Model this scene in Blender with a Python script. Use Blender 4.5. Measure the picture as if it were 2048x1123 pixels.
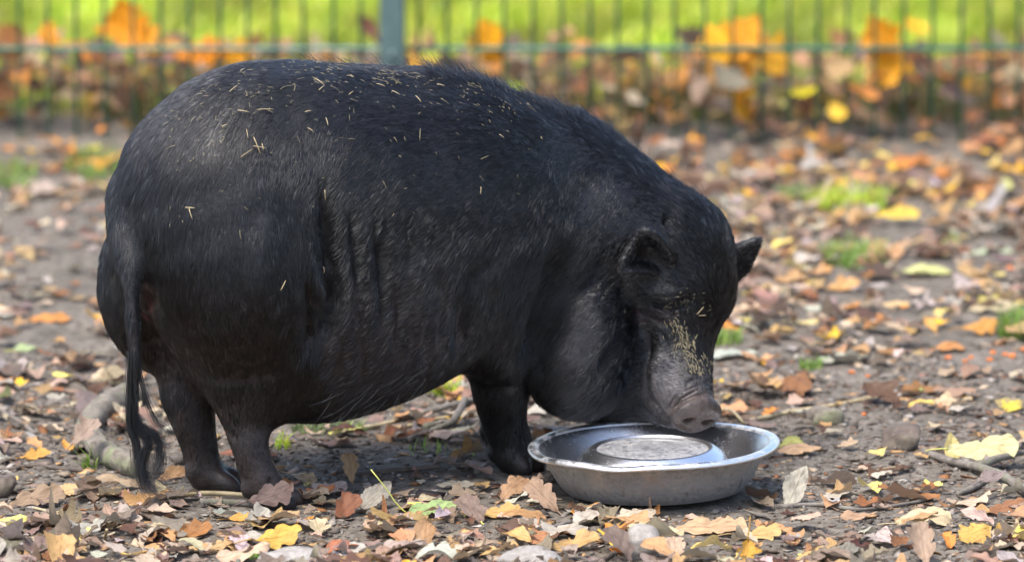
import bpy, bmesh, math, random
import numpy as np
from mathutils import Vector, Matrix
from mathutils.bvhtree import BVHTree

# ------------------------------------------------------------------ scene, camera, sky, sun
scene = bpy.context.scene
for o in list(bpy.data.objects):
    bpy.data.objects.remove(o, do_unlink=True)
COL = scene.collection
random.seed(7)
RNG = np.random.default_rng(11)

CAM = np.array([0.0, -8.0, 1.6])          # a standing photographer, long lens
PITCH = math.radians(9.6)
FPX = 12600.0                             # focal length in pixels of a 2048 px wide frame
cam_data = bpy.data.cameras.new('camera')
cam_data.sensor_width = 36.0
cam_data.lens = FPX * 36.0 / 2048.0
cam_data.clip_start = 0.1
cam_data.clip_end = 3000.0
cam_data.dof.use_dof = True
cam_data.dof.focus_distance = 7.87
cam_data.dof.aperture_fstop = 4.3
cam = bpy.data.objects.new('camera', cam_data)
cam.location = CAM
cam.rotation_euler = (math.radians(90) - PITCH, 0, 0)
COL.objects.link(cam)
scene.camera = cam

SUN_ELEV, SUN_ROT = math.radians(64), math.radians(225)
world = bpy.data.worlds.new('World')
scene.world = world
world.use_nodes = True
wn = world.node_tree
bg = wn.nodes['Background']
sky = wn.nodes.new('ShaderNodeTexSky')
sky.sky_type = 'NISHITA'
sky.sun_disc = False
sky.sun_elevation = SUN_ELEV
sky.sun_rotation = SUN_ROT
sky.air_density = 1.0
sky.dust_density = 3.0
wn.links.new(sky.outputs[0], bg.inputs[0])
bg.inputs[1].default_value = 0.125
sun_data = bpy.data.lights.new('sun', 'SUN')
sun_data.energy = 1.85
sun_data.angle = math.radians(22)
sun_data.color = (1.0, 0.97, 0.92)
sun = bpy.data.objects.new('sun', sun_data)
# direction towards the sun: rotation measured from +Y (north) clockwise
sd = Vector((math.sin(SUN_ROT) * math.cos(SUN_ELEV), math.cos(SUN_ROT) * math.cos(SUN_ELEV), math.sin(SUN_ELEV)))
sun.rotation_euler = sd.to_track_quat('Z', 'Y').to_euler()
sun.location = (-3, -4, 8)
COL.objects.link(sun)
scene.view_settings.view_transform = 'Standard'
scene.view_settings.look = 'None'
scene.view_settings.gamma = 1.0
scene.view_settings.use_curve_mapping = False
scene.view_settings.exposure = 1.6
scene.render.engine = 'CYCLES'
scene.cycles.use_denoising = True
scene.cycles.max_bounces = 5
scene.cycles.diffuse_bounces = 3
scene.cycles.glossy_bounces = 3
scene.cycles.transmission_bounces = 3
scene.cycles.transparent_max_bounces = 8

# ------------------------------------------------------------------ where things stand
CP, SP = math.cos(PITCH), math.sin(PITCH)
def ray(px, py):
    a, b = (px - 1024.0) / FPX, -(py - 561.5) / FPX
    return np.array([a, CP + b * SP, -SP + b * CP])
def at(px, py, Y):
    """the point of the vertical plane y = Y"""
    r = ray(px, py)
    return CAM + r * ((Y - CAM[1]) / r[1])
def ground_at(px, py, z=0.0):
    r = ray(px, py)
    return CAM + r * ((z - CAM[2]) / r[2])
def project(P):
    """world points (n,3) -> pixel columns and rows of the 2048 wide frame"""
    v = np.asarray(P, float) - CAM
    f = v[..., 1] * CP - v[..., 2] * SP
    u = v[..., 1] * SP + v[..., 2] * CP
    return 1024.0 + FPX * v[..., 0] / f, 561.5 - FPX * u / f

def link(o, parent=None):
    COL.objects.link(o)
    if parent is not None:
        o.parent = parent
    return o
def tag(o, label=None, cat=None, group=None, kind=None):
    if label: o['label'] = label
    if cat: o['category'] = cat
    if group: o['group'] = group
    if kind: o['kind'] = kind
    return o
def mesh_obj(name, verts, faces, mat, parent=None, smooth=True):
    me = bpy.data.meshes.new(name)
    me.from_pydata([tuple(map(float, v)) for v in verts], [], [tuple(map(int, f)) for f in faces])
    if smooth:
        me.polygons.foreach_set('use_smooth', [True] * len(me.polygons))
    me.materials.append(mat)
    return link(bpy.data.objects.new(name, me), parent)
def empty(name, loc=(0, 0, 0)):
    o = bpy.data.objects.new(name, None)
    o.location = loc
    o.empty_display_size = 0.02
    return link(o)

# ------------------------------------------------------------------ material helpers
def new_mat(name):
    m = bpy.data.materials.new(name)
    m.use_nodes = True
    nt = m.node_tree
    return m, nt, nt.nodes['Principled BSDF']
def N(nt, kind, **kw):
    n = nt.nodes.new(kind)
    for k, v in kw.items():
        if k.startswith('i_'):
            n.inputs[k[2:].replace('_', ' ')].default_value = v
        else:
            setattr(n, k, v)
    return n
def L(nt, a, b): nt.links.new(a, b)
def ramp(nt, fac, stops):
    r = nt.nodes.new('ShaderNodeValToRGB')
    els = r.color_ramp.elements
    while len(els) < len(stops): els.new(0.5)
    for e, (p, c) in zip(els, stops):
        e.position = p
        e.color = (*c, 1) if len(c) == 3 else c
    L(nt, fac, r.inputs[0])
    return r
def noise(nt, scale, detail=4, rough=0.55, vec=None, dim='3D'):
    n = nt.nodes.new('ShaderNodeTexNoise')
    n.inputs['Scale'].default_value = scale
    n.inputs['Detail'].default_value = detail
    n.inputs['Roughness'].default_value = rough
    if vec is not None: L(nt, vec, n.inputs['Vector'])
    return n
def mix(nt, fac, a, b, mode='MIX'):
    n = nt.nodes.new('ShaderNodeMix')
    n.data_type = 'RGBA'
    n.blend_type = mode
    for sock, v in ((n.inputs[0], fac), (n.inputs[6], a), (n.inputs[7], b)):
        if hasattr(v, 'default_value') or hasattr(v, 'is_linked'):
            L(nt, v, sock)
        else:
            sock.default_value = v if not isinstance(v, tuple) or len(v) == 4 else (*v, 1)
    return n.outputs[2]
def bump(nt, height, strength, dist, normal=None):
    b = nt.nodes.new('ShaderNodeBump')
    b.inputs['Strength'].default_value = strength
    b.inputs['Distance'].default_value = dist
    L(nt, height, b.inputs['Height'])
    if normal is not None: L(nt, normal, b.inputs['Normal'])
    return b.outputs[0]
# ------------------------------------------------------------------ the pig: one continuous body grown from blended volumes
HG = 0.0032
GMIN = np.array([-0.60, -0.42, -0.010]); GMAX = np.array([0.40, 0.36, 0.60])
GN = np.ceil((GMAX - GMIN) / HG).astype(int) + 1
GX = (GMIN[0] + HG * np.arange(GN[0])).astype(np.float32)
GY = (GMIN[1] + HG * np.arange(GN[1])).astype(np.float32)
GZ = (GMIN[2] + HG * np.arange(GN[2])).astype(np.float32)
def new_field(): return np.full(GN, 0.3, np.float32)
def box_of(lo, hi):
    a = np.clip(np.floor((np.asarray(lo) - GMIN) / HG).astype(int), 0, GN - 1)
    b = np.clip(np.ceil((np.asarray(hi) - GMIN) / HG).astype(int) + 1, 1, GN)
    return tuple(slice(int(i), int(j)) for i, j in zip(a, b))
def blend(F, sl, d, k, sub=False):
    if sub:
        a, b = F[sl], -d
        h = np.clip(0.5 + 0.5 * (a - b) / k, 0, 1)
        F[sl] = b + (a - b) * h + k * h * (1 - h)
    else:
        a = F[sl]
        h = np.clip(0.5 + 0.5 * (d - a) / k, 0, 1)
        F[sl] = d + (a - d) * h - k * h * (1 - h)
def ellipsoid(F, c, r, k, axes=None, sub=False):
    """axes: rows are the three unit axes the radii belong to"""
    c = np.asarray(c, float); r = np.asarray(r, float)
    A = np.eye(3) if axes is None else np.asarray(axes, float)
    ext = np.sqrt(((A * r[:, None]) ** 2).sum(0)) + k + 0.02
    sl = box_of(c - ext, c + ext)
    X, Y, Z = (g[s] - ci for g, s, ci in zip((GX, GY, GZ), sl, c))
    X, Y, Z = X[:, None, None], Y[None, :, None], Z[None, None, :]
    k0 = 0; k1 = 0
    for i in range(3):
        q = (X * np.float32(A[i, 0]) + Y * np.float32(A[i, 1]) + Z * np.float32(A[i, 2])) / np.float32(r[i])
        k0 = k0 + q * q
        k1 = k1 + (q / np.float32(r[i])) ** 2
    k0 = np.sqrt(k0); k1 = np.sqrt(k1) + 1e-6
    blend(F, sl, k0 * (k0 - 1) / k1, k, sub)
def cone(F, a, b, ra, rb, k, sub=False):
    """a limb: capsule from a to b whose radius runs from ra to rb"""
    a = np.asarray(a, float); b = np.asarray(b, float)
    m = max(ra, rb) + k + 0.02
    sl = box_of(np.minimum(a, b) - m, np.maximum(a, b) + m)
    X, Y, Z = (g[s] - ci for g, s, ci in zip((GX, GY, GZ), sl, a))
    X, Y, Z = X[:, None, None], Y[None, :, None], Z[None, None, :]
    d = (b - a).astype(np.float32)
    t = np.clip((X * d[0] + Y * d[1] + Z * d[2]) / np.float32(d @ d), 0, 1)
    q = np.sqrt((X - t * d[0]) ** 2 + (Y - t * d[1]) ** 2 + (Z - t * d[2]) ** 2)
    blend(F, sl, q - (ra + (rb - ra) * t), k, sub)
def limb(F, pts, k, k_in=0.002):
    """chain of (px, py, Y, radius), grown on its own and then blended into F"""
    G = new_field()
    C = np.array([[*at(*p[:3]), p[3]] for p in pts]); P = []
    for i in range(len(C) - 1):
        p0, p1, p2, p3 = C[max(i - 1, 0)], C[i], C[i + 1], C[min(i + 2, len(C) - 1)]
        for w in np.linspace(0, 1, 4, endpoint=i == len(C) - 2):
            q = 0.5 * (2 * p1 + (p2 - p0) * w + (2 * p0 - 5 * p1 + 4 * p2 - p3) * w ** 2 + (3 * p1 - p0 - 3 * p2 + p3) * w ** 3)
            P.append((q[:3], q[3]))
    for (a, ra), (b, rb) in zip(P, P[1:]):
        cone(G, a, b, ra, rb, k_in)
    join(F, G, k)
def join(F, G, k):
    h = np.clip(0.5 + 0.5 * (G - F) / k, 0, 1)
    F[...] = G + (F - G) * h - k * h * (1 - h)
def frame(fwd, up=(0, 0, 1)):
    f = np.asarray(fwd, float); f /= np.linalg.norm(f)
    s = np.cross(np.asarray(up, float), f); s /= np.linalg.norm(s)
    return np.array([f, s, np.cross(f, s)])

YAW = math.radians(30)
BF = np.array([math.cos(YAW), math.sin(YAW), 0]); BN = np.array([math.sin(YAW), -math.cos(YAW), 0])
BAX = np.array([BF, BN, [0, 0, 1]])
def bp(s, l, z): return np.array([-0.33, -0.15, 0]) + BF * s + BN * l + np.array([0, 0, z])

F = new_field()
# trunk
ellipsoid(F, bp(0.02, -0.005, 0.357), (0.20, 0.160, 0.192), 0.03, BAX)
ellipsoid(F, bp(0.21, 0.0, 0.340), (0.25, 0.172, 0.190), 0.08, BAX)
ellipsoid(F, bp(0.13, 0.012, 0.224), (0.222, 0.152, 0.130), 0.06, frame(BF + np.array([0, 0, 0.22])) * np.array([[1], [-1], [1]]))
ellipsoid(F, bp(0.42, -0.01, 0.285), (0.17, 0.140, 0.160), 0.08, BAX)
# neck crest
G = new_field()
cone(G, at(1120, 438, 0.07), at(1340, 505, 0.05), 0.121, 0.083, 0.02)
join(F, G, 0.05)
# hams
G = new_field()
ellipsoid(G, at(488, 550, -0.230), (0.102, 0.096, 0.120), 0.02, frame(BF + np.array([0, 0, 0.15])) * np.array([[1], [-1], [1]]))
ellipsoid(G, at(470, 430, -0.20), (0.105, 0.095, 0.14), 0.05, BAX)
join(F, G, 0.034)
ellipsoid(F, at(331, 565, -0.09), (0.085, 0.085, 0.115), 0.03, BAX)
# hind legs
limb(F, [(503, 680, -0.205, 0.054), (501, 770, -0.214, 0.0445), (494, 838, -0.222, 0.0300), (499, 885, -0.230, 0.0232), (511, 930, -0.232, 0.0225), (526, 966, -0.233, 0.0250)], 0.045)
limb(F, [(378, 690, -0.10, 0.044), (376, 770, -0.115, 0.037), (386, 835, -0.124, 0.0280), (398, 888, -0.128, 0.0228), (406, 925, -0.128, 0.0225), (416, 950, -0.128, 0.0250)], 0.020)
# shoulder, elbow and front legs
ellipsoid(F, at(1012, 620, -0.045), (0.062, 0.055, 0.092), 0.022, frame((BF + np.array([0, 0, -0.2]))) * np.array([[1], [-1], [1]]))
limb(F, [(1004, 700, -0.015, 0.048), (1002, 775, -0.01, 0.037), (1008, 835, -0.005, 0.0285), (1022, 885, -0.002, 0.0265), (1028, 908, -0.004, 0.027)], 0.02)
limb(F, [(1020, 700, 0.13, 0.045), (1005, 790, 0.14, 0.033), (1004, 850, 0.14, 0.024), (1006, 885, 0.14, 0.023)], 0.02)
# jowl, throat, cheek
G = new_field()
cone(G, at(1207, 590, 0.005), at(1152, 728, -0.018), 0.043, 0.069, 0.02)
ellipsoid(G, at(1178, 665, -0.026), (0.052, 0.055, 0.085), 0.03, frame((1, 0, -0.1), (-0.35, 0, 1)))
join(F, G, 0.006)
G = new_field()
ellipsoid(G, at(1262, 715, 0.035), (0.062, 0.06, 0.072), 0.02)
ellipsoid(G, at(1215, 765, 0.05), (0.07, 0.06, 0.05), 0.03)
ellipsoid(G, at(1290, 755, 0.03), (0.045, 0.05, 0.045), 0.03)
# skull and brow
ellipsoid(G, at(1357, 548, 0.045), (0.064, 0.080, 0.064), 0.03)
ellipsoid(G, at(1392, 590, 0.04), (0.045, 0.068, 0.050), 0.03)
ellipsoid(G, at(1330, 575, -0.005), (0.052, 0.036, 0.036), 0.02)
ellipsoid(G, at(1345, 655, 0.02), (0.042, 0.045, 0.045), 0.03)
# muzzle
cone(G, at(1348, 690, 0.015), at(1372, 792, -0.032), 0.046, 0.0345, 0.03)
cone(G, at(1326, 742, 0.00), at(1340, 800, -0.022), 0.039, 0.032, 0.03)
join(F, G, 0.012)
# snout disc
ND = np.array([0.33, -0.62, -0.60]); ND /= np.linalg.norm(ND)
NAX = frame(ND, (0.25, 0.0, 1.0))
SNC = at(1393, 829, -0.055)
cone(F, at(1378, 806, -0.038), SNC - ND * 0.006, 0.031, 0.029, 0.006)
ellipsoid(F, SNC + ND * 0.001, (0.0125, 0.0375, 0.0300), 0.0035, NAX)
ellipsoid(F, SNC + ND * 0.0185, (0.0085, 0.034, 0.025), 0.005, NAX, sub=True)
for sgn in (-1, 1):
    c = SNC + NAX[1] * 0.0155 * sgn + ND * 0.009 - NAX[2] * 0.003
    ellipsoid(F, c, (0.016, 0.0085, 0.0060), 0.003, NAX, sub=True)
# tail stump and shaft
limb(F, [(275, 395, -0.17, 0.030), (262, 450, -0.215, 0.024), (257, 505, -0.252, 0.0165), (261, 560, -0.272, 0.0110), (266, 640, -0.284, 0.0078), (270, 720, -0.29, 0.0058), (268, 800, -0.29, 0.0046), (268, 850, -0.29, 0.004)], 0.022)
# hooves: two toes each, with dewclaws
HOOF = []
def hoof(px, py, Y, fx, fy, s=1.0):
    c = ground_at(px, py); c[1] = Y; c[2] = 0.0
    f = np.array([fx, fy, 0.0]); f /= np.linalg.norm(f)
    n = np.array([f[1], -f[0], 0.0])
    for sg in (-1, 1):
        t = f + n * 0.16 * sg
        p = c + n * 0.0115 * sg * s
        ellipsoid(F, p + f * 0.012 * s + np.array([0, 0, 0.011]), (0.027 * s, 0.0125 * s, 0.0165), 0.007, frame(t - np.array([0, 0, 0.35])))
        ellipsoid(F, c + n * 0.018 * sg * s - f * 0.020 * s + np.array([0, 0, 0.024]), (0.010, 0.008, 0.013), 0.006, frame(t))
    HOOF.append((c, f))
hoof(542, 998, -0.233, 0.95, -0.3, 1.1)
hoof(430, 972, -0.128, 0.95, -0.25, 1.1)
hoof(1028, 932, -0.004, 0.75, -0.5)
hoof(1008, 905, 0.14, 0.7, 0.6, 0.9)
# ears: thin cupped sheets
def sheet(rim, core, r_rim, r_in, bulge, nu=26, nv=12, k=0.004):
    """fan of small balls from a core line to a rim, bowed out by `bulge`"""
    rim = np.array([at(*p) for p in rim]); core = np.array([at(*p) for p in core])
    def samp(P, t):
        x = t * (len(P) - 1); i = min(int(x), len(P) - 2); w = x - i
        p0, p1, p2, p3 = P[max(i - 1, 0)], P[i], P[i + 1], P[min(i + 2, len(P) - 1)]
        return 0.5 * (2 * p1 + (p2 - p0) * w + (2 * p0 - 5 * p1 + 4 * p2 - p3) * w ** 2 + (3 * p1 - p0 - 3 * p2 + p3) * w ** 3)
    G = new_field()
    for i in range(nu + 1):
        prev = None
        for j in range(nv + 1):
            v = j / nv
            p = samp(core, i / nu) * (1 - v) + samp(rim, i / nu) * v + np.asarray(bulge) * math.sin(math.pi * v ** 0.8)
            if prev is not None:
                cone(G, prev, p, r_in, r_in + (r_rim - r_in) * max(0, v * 3 - 2), k)
            prev = p
    return G
G = sheet([(1346, 520, -0.040), (1337, 498, -0.058), (1314, 470, -0.066), (1292, 461, -0.066), (1278, 470, -0.062), (1262, 497, -0.064),
           (1247, 522, -0.068), (1246, 538, -0.070), (1262, 545, -0.068), (1285, 543, -0.055), (1310, 546, -0.04)],
          [(1338, 525, -0.028), (1325, 520, -0.02), (1314, 522, -0.02), (1312, 530, -0.025)], 0.0046, 0.0040, (-0.004, 0.010, 0.002))
join(F, G, 0.006)
G = sheet([(1452, 500, 0.10), (1476, 497, 0.11), (1500, 487, 0.115), (1515, 481, 0.115), (1514, 497, 0.118), (1500, 522, 0.12), (1484, 546, 0.12), (1464, 566, 0.11)],
          [(1440, 520, 0.09), (1440, 545, 0.09)], 0.0042, 0.0044, (0.0, 0.012, 0.0))
join(F, G, 0.006)

def surface_nets(F):
    S = F < 0
    n0, n1, n2 = F.shape
    c = np.zeros((n0 - 1, n1 - 1, n2 - 1), np.uint8)
    for i in (0, 1):
        for j in (0, 1):
            for k in (0, 1):
                c += S[i:n0 - 1 + i, j:n1 - 1 + j, k:n2 - 1 + k]
    act = np.argwhere((c > 0) & (c < 8))
    idx = np.full(c.shape, -1, np.int64)
    idx[tuple(act.T)] = np.arange(len(act))
    acc = np.zeros((len(act), 3)); cnt = np.zeros(len(act))
    corners = [(i, j, k) for i in (0, 1) for j in (0, 1) for k in (0, 1)]
    val = {q: F[act[:, 0] + q[0], act[:, 1] + q[1], act[:, 2] + q[2]].astype(float) for q in corners}
    for p in corners:
        for ax in range(3):
            if p[ax] == 0:
                q = list(p); q[ax] = 1; q = tuple(q)
                a, b = val[p], val[q]
                m = (a < 0) != (b < 0)
                t = np.where(m, a / np.where(m, a - b, 1), 0)
                pos = np.repeat(np.array([p], float), len(act), 0); pos[:, ax] += t
                acc[m] += pos[m]; cnt[m] += 1
    V = GMIN + HG * (act + acc / cnt[:, None])
    quads = []
    for ax in range(3):
        o1, o2 = [(1, 2), (2, 0), (0, 1)][ax]
        sl0 = [slice(1, -1)] * 3; sl1 = [slice(1, -1)] * 3
        sl0[ax] = slice(0, -1); sl1[ax] = slice(1, None)
        A, B = S[tuple(sl0)], S[tuple(sl1)]
        off = np.array([1, 1, 1]); off[ax] = 0
        for flip, M in ((False, A & ~B), (True, ~A & B)):
            e = np.argwhere(M) + off
            e1 = e.copy(); e1[:, o1] -= 1
            e2 = e1.copy(); e2[:, o2] -= 1
            e3 = e.copy(); e3[:, o2] -= 1
            Q = np.stack([idx[tuple(x.T)] for x in (e, e1, e2, e3)], 1)
            quads.append(Q[:, ::-1] if flip else Q)
    return V, np.concatenate(quads)
PV, PF = surface_nets(F)
# keep the one big piece
def mesh_normals(V, Fq):
    n = np.cross(V[Fq[:, 2]] - V[Fq[:, 0]], V[Fq[:, 3]] - V[Fq[:, 1]])
    vn = np.zeros_like(V)
    for k in range(4): np.add.at(vn, Fq[:, k], n)
    return vn / (np.linalg.norm(vn, axis=1, keepdims=True) + 1e-12)
def relax(V, Fq, it, lam=0.5, w=None):
    e = np.concatenate([Fq[:, [0, 1]], Fq[:, [1, 2]], Fq[:, [2, 3]], Fq[:, [3, 0]]])
    for _ in range(it):
        s = np.zeros_like(V); c = np.zeros(len(V))
        np.add.at(s, e[:, 0], V[e[:, 1]]); np.add.at(c, e[:, 0], 1)
        d = s / c[:, None] - V
        V = V + lam * d * (1 if w is None else w[:, None])
    return V
PV = relax(PV, PF, 2, 0.4)
# ---- folds: grooves and ridges drawn along lines on the near side of the body
def seg_dist(px, py, line):
    best = np.full(len(px), 1e9); tt = np.zeros(len(px)); side = np.zeros(len(px)); acc = 0.0
    Ls = [math.hypot(b[0] - a[0], b[1] - a[1]) for a, b in zip(line, line[1:])]
    tot = sum(Ls)
    for (a, b), l in zip(zip(line, line[1:]), Ls):
        dx, dy = b[0] - a[0], b[1] - a[1]
        t = np.clip(((px - a[0]) * dx + (py - a[1]) * dy) / (l * l), 0, 1)
        d = np.hypot(px - a[0] - t * dx, py - a[1] - t * dy)
        m = d < best
        best[m] = d[m]; tt[m] = (acc + t[m] * l) / tot
        side[m] = np.sign((px[m] - a[0]) * dy - (py[m] - a[1]) * dx)
        acc += l
    return best, tt, side
FOLDS = [  # line, half width px, depth m (+ is a groove), ymax of the surface it applies to
    ([(648, 330), (652, 430), (660, 520), (662, 590), (648, 655), (610, 735)], 17, 0.015, 0.05),
    ([(612, 540), (622, 600), (620, 670), (600, 720)], 10, 0.009, 0.05),
    ([(640, 540), (646, 600), (636, 650)], 10, -0.006, 0.05),
    ([(690, 480), (700, 560), (690, 650), (660, 740)], 16, -0.004, 0.05),
    ([(752, 440), (762, 520), (770, 620), (765, 700)], 14, 0.008, 0.05),
    ([(735, 420), (738, 560), (745, 660)], 16, -0.005, 0.05),
    ([(795, 540), (800, 640), (790, 720)], 11, 0.005, 0.05),
    ([(700, 400), (712, 500), (716, 600)], 10, 0.0045, 0.05),
    ([(680, 640), (690, 700), (670, 780)], 11, 0.005, 0.05),
    ([(725, 640), (735, 720), (720, 790)], 11, 0.004, 0.05),
    ([(880, 520), (890, 600), (880, 680)], 14, 0.004, 0.05),
    ([(820, 430), (825, 500), (815, 560)], 12, 0.003, 0.05),
    ([(840, 480), (850, 600), (845, 700)], 18, -0.003, 0.05),
    ([(560, 330), (575, 450), (580, 560), (570, 640)], 22, 0.0035, 0.05),
    ([(540, 420), (520, 560), (530, 650)], 26, -0.003, 0.05),
    ([(1000, 505), (955, 545), (932, 600), (924, 670), (922, 735)], 16, 0.012, 0.1),
    ([(1060, 460), (1010, 520), (985, 590)], 24, -0.004, 0.1),
    ([(1130, 440), (1130, 500), (1108, 570), (1080, 640), (1062, 700), (1066, 760)], 24, 0.026, 0.12),
    ([(1190, 330), (1165, 400), (1140, 470)], 30, 0.006, 0.12),
    ([(1250, 555), (1252, 610), (1238, 670), (1212, 720), (1186, 770)], 10, 0.014, 0.12),
    ([(1215, 500), (1190, 560), (1175, 590)], 8, 0.005, 0.12),
    ([(1312, 452), (1290, 470), (1262, 520), (1235, 560)], 9, 0.003, 0.0),
    ([(1325, 450), (1335, 440), (1345, 428)], 6, 0.003, 0.1),
    ([(1252, 590), (1290, 606), (1330, 614), (1365, 606), (1395, 604), (1420, 612)], 9, 0.012, 0.12),
    ([(1262, 575), (1300, 588), (1340, 592), (1385, 580)], 15, -0.004, 0.12),
    ([(1265, 618), (1300, 632), (1325, 645), (1345, 655)], 6, 0.004, 0.12),
    ([(1300, 618), (1330, 630), (1352, 632)], 6, -0.003, 0.12),
    ([(1300, 640), (1296, 690), (1288, 735), (1286, 790), (1312, 838)], 13, 0.012, 0.12),
    ([(1318, 700), (1306, 750), (1318, 800)], 22, -0.004, 0.12),
    ([(1336, 600), (1356, 660), (1380, 720), (1396, 770)], 22, -0.004, 0.12),
    ([(380, 735), (430, 756), (490, 756), (550, 742), (590, 715)], 14, 0.0025, 0.0),
    ([(300, 560), (296, 620), (304, 680), (330, 735)], 16, 0.012, 0.0),
    ([(310, 660), (345, 715), (390, 745)], 14, 0.004, 0.0),
    ([(440, 850), (462, 872), (480, 880)], 10, 0.002, -0.15),
    ([(535, 950), (545, 975), (556, 990)], 5, 0.004, -0.15),
    ([(930, 760), (980, 772), (1055, 770)], 10, 0.003, 0.08),
]
FINE = [  # wrinkles cut after the face has been refined
    ([(1338, 838), (1346, 815), (1362, 803), (1388, 790), (1416, 785), (1430, 792)], 3.2, 0.0034, 0.12),
    ([(1348, 812), (1362, 796), (1384, 784), (1404, 773)], 2.6, 0.0026, 0.12),
    ([(1356, 800), (1372, 784), (1396, 776), (1418, 776)], 3.0, -0.0016, 0.12),
    ([(1360, 792), (1376, 778), (1400, 768), (1416, 768)], 2.4, 0.0020, 0.12),
    ([(1332, 822), (1346, 800), (1356, 786)], 3.2, 0.0028, 0.12),
    ([(1326, 812), (1338, 794), (1350, 776)], 3.0, 0.0014, 0.12),
    ([(1372, 776), (1376, 764), (1388, 758), (1400, 762)], 4.0, 0.0034, 0.12),
    ([(1296, 770), (1306, 800), (1330, 832), (1352, 852)], 3.5, 0.0022, 0.12),
    ([(1290, 600), (1315, 610), (1340, 614), (1362, 608), (1386, 604)], 4.0, 0.0050, 0.12),
    ([(1300, 622), (1322, 628), (1346, 628), (1366, 620)], 3.0, 0.0030, 0.12),
    ([(1262, 608), (1284, 622), (1306, 634), (1330, 640)], 3.2, 0.0030, 0.12),
    ([(1256, 622), (1280, 640), (1310, 648)], 3.0, 0.0026, 0.12),
    ([(1270, 598), (1300, 604), (1330, 604)], 4.0, -0.0020, 0.12),
    ([(1318, 656), (1334, 690), (1338, 720)], 4.0, 0.0018, 0.12),
    ([(1330, 640), (1345, 668), (1352, 700)], 4.0, 0.0014, 0.12),
    ([(1320, 560), (1350, 572), (1376, 574)], 5.0, 0.0014, 0.12),
    ([(1326, 452), (1334, 444), (1346, 432)], 3.5, 0.0030, 0.12),
    ([(1240, 560), (1246, 600), (1238, 650), (1222, 700)], 4.5, 0.0050, 0.12),
    ([(1244, 545), (1225, 565), (1205, 590), (1195, 610)], 3.5, 0.0028, 0.12),
    ([(1236, 532), (1212, 548), (1188, 572)], 3.2, 0.0020, 0.12),
    ([(1222, 520), (1205, 530), (1180, 552)], 3.0, 0.0016, 0.12),
]
# soft lumps of fat under the skin
def lumps(P, s, seed):
    r = np.random.default_rng(seed); out = 0
    for _ in range(5):
        k = r.normal(size=3) * s; ph = r.uniform(0, 6.28)
        out = out + np.sin(P @ k + ph)
    return out / 5
PN = mesh_normals(PV, PF)
ppx, ppy = project(PV)
view = PV - CAM; view /= np.linalg.norm(view, axis=1, keepdims=True)
facing = np.clip(-(PN * view).sum(1) * 2.0, 0, 1)
def carve(folds):
    out = np.zeros(len(PV))
    for line, w, dep, ymax in folds:
        d, t, side = seg_dist(ppx, ppy, line)
        fade = np.clip(np.minimum(t, 1 - t) * 3.0, 0.0, 1); fade = fade * fade * (3 - 2 * fade)
        out -= dep * np.exp(-(d / w) ** 2) * fade * facing * (PV[:, 1] < ymax)
    return out
disp = carve(FOLDS)
body = np.clip((PV[:, 2] - 0.16) / 0.06, 0, 1)
flank = np.exp(-(((ppx - 770) / 190) ** 4)) * np.exp(-(((ppy - 600) / 190) ** 4)) * facing
wz = PV[:, 2] * 520 + 5 * lumps(PV, 30, 15) + 3 * lumps(PV, 90, 16)
wx = PV[:, 0] * 330 + 5 * lumps(PV, 26, 17) + 3 * lumps(PV, 80, 18)
disp += flank * (0.0007 * np.sin(wz) * np.clip(lumps(PV, 60, 19) + .4, 0, 1) + 0.0012 * np.sin(wx) * np.clip(lumps(PV, 40, 20) + .5, 0, 1))
disp += body * (0.0026 * lumps(PV, 28, 3) + 0.0011 * lumps(PV, 75, 4))
PV = PV + PN * disp[:, None]
PV = relax(PV, PF, 1, 0.3)
PN = mesh_normals(PV, PF)

# ---- finer mesh on the face, then its wrinkles
fc = PV[PF].mean(1); fx, fy = project(fc); fn = PN[PF].mean(1)
sel = (fx > 1180) & (fx < 1462) & (fy > 425) & (fy < 882) & (-(fn * (fc - CAM) / np.linalg.norm(fc - CAM, axis=1, keepdims=True)).sum(1) > 0.05) & (fc[:, 1] < 0.10)
K = 3
Qs = PF[sel]
g1 = np.linspace(0, 1, K + 1)
cells = []
for v_ in g1:
    for u_ in g1:
        cells.append(PV[Qs[:, 0]] * (1 - u_) * (1 - v_) + PV[Qs[:, 1]] * u_ * (1 - v_) + PV[Qs[:, 2]] * u_ * v_ + PV[Qs[:, 3]] * (1 - u_) * v_)
cells = np.stack(cells, 1)
key = np.round(np.concatenate([PV, cells.reshape(-1, 3)]) * 2e5).astype(np.int64)
_, first, inv = np.unique(key, axis=0, return_index=True, return_inverse=True)
inv = inv.ravel()
VV = np.concatenate([PV, cells.reshape(-1, 3)])[first]
nq = inv[len(PV):].reshape(len(Qs), (K + 1) ** 2)
sub_q = [np.stack([nq[:, a * (K + 1) + b_], nq[:, a * (K + 1) + b_ + 1], nq[:, (a + 1) * (K + 1) + b_ + 1], nq[:, (a + 1) * (K + 1) + b_]], 1) for a in range(K) for b_ in range(K)]
old_q = inv[:len(PV)][PF[~sel]]
fine = np.concatenate(sub_q)
PV, PF = VV, np.concatenate([old_q, fine])
edge = np.zeros(len(PV), bool); edge[old_q.ravel()] = True
inner_w = np.zeros(len(PV)); inner_w[fine.ravel()] = 1; inner_w[edge] = 0
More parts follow.
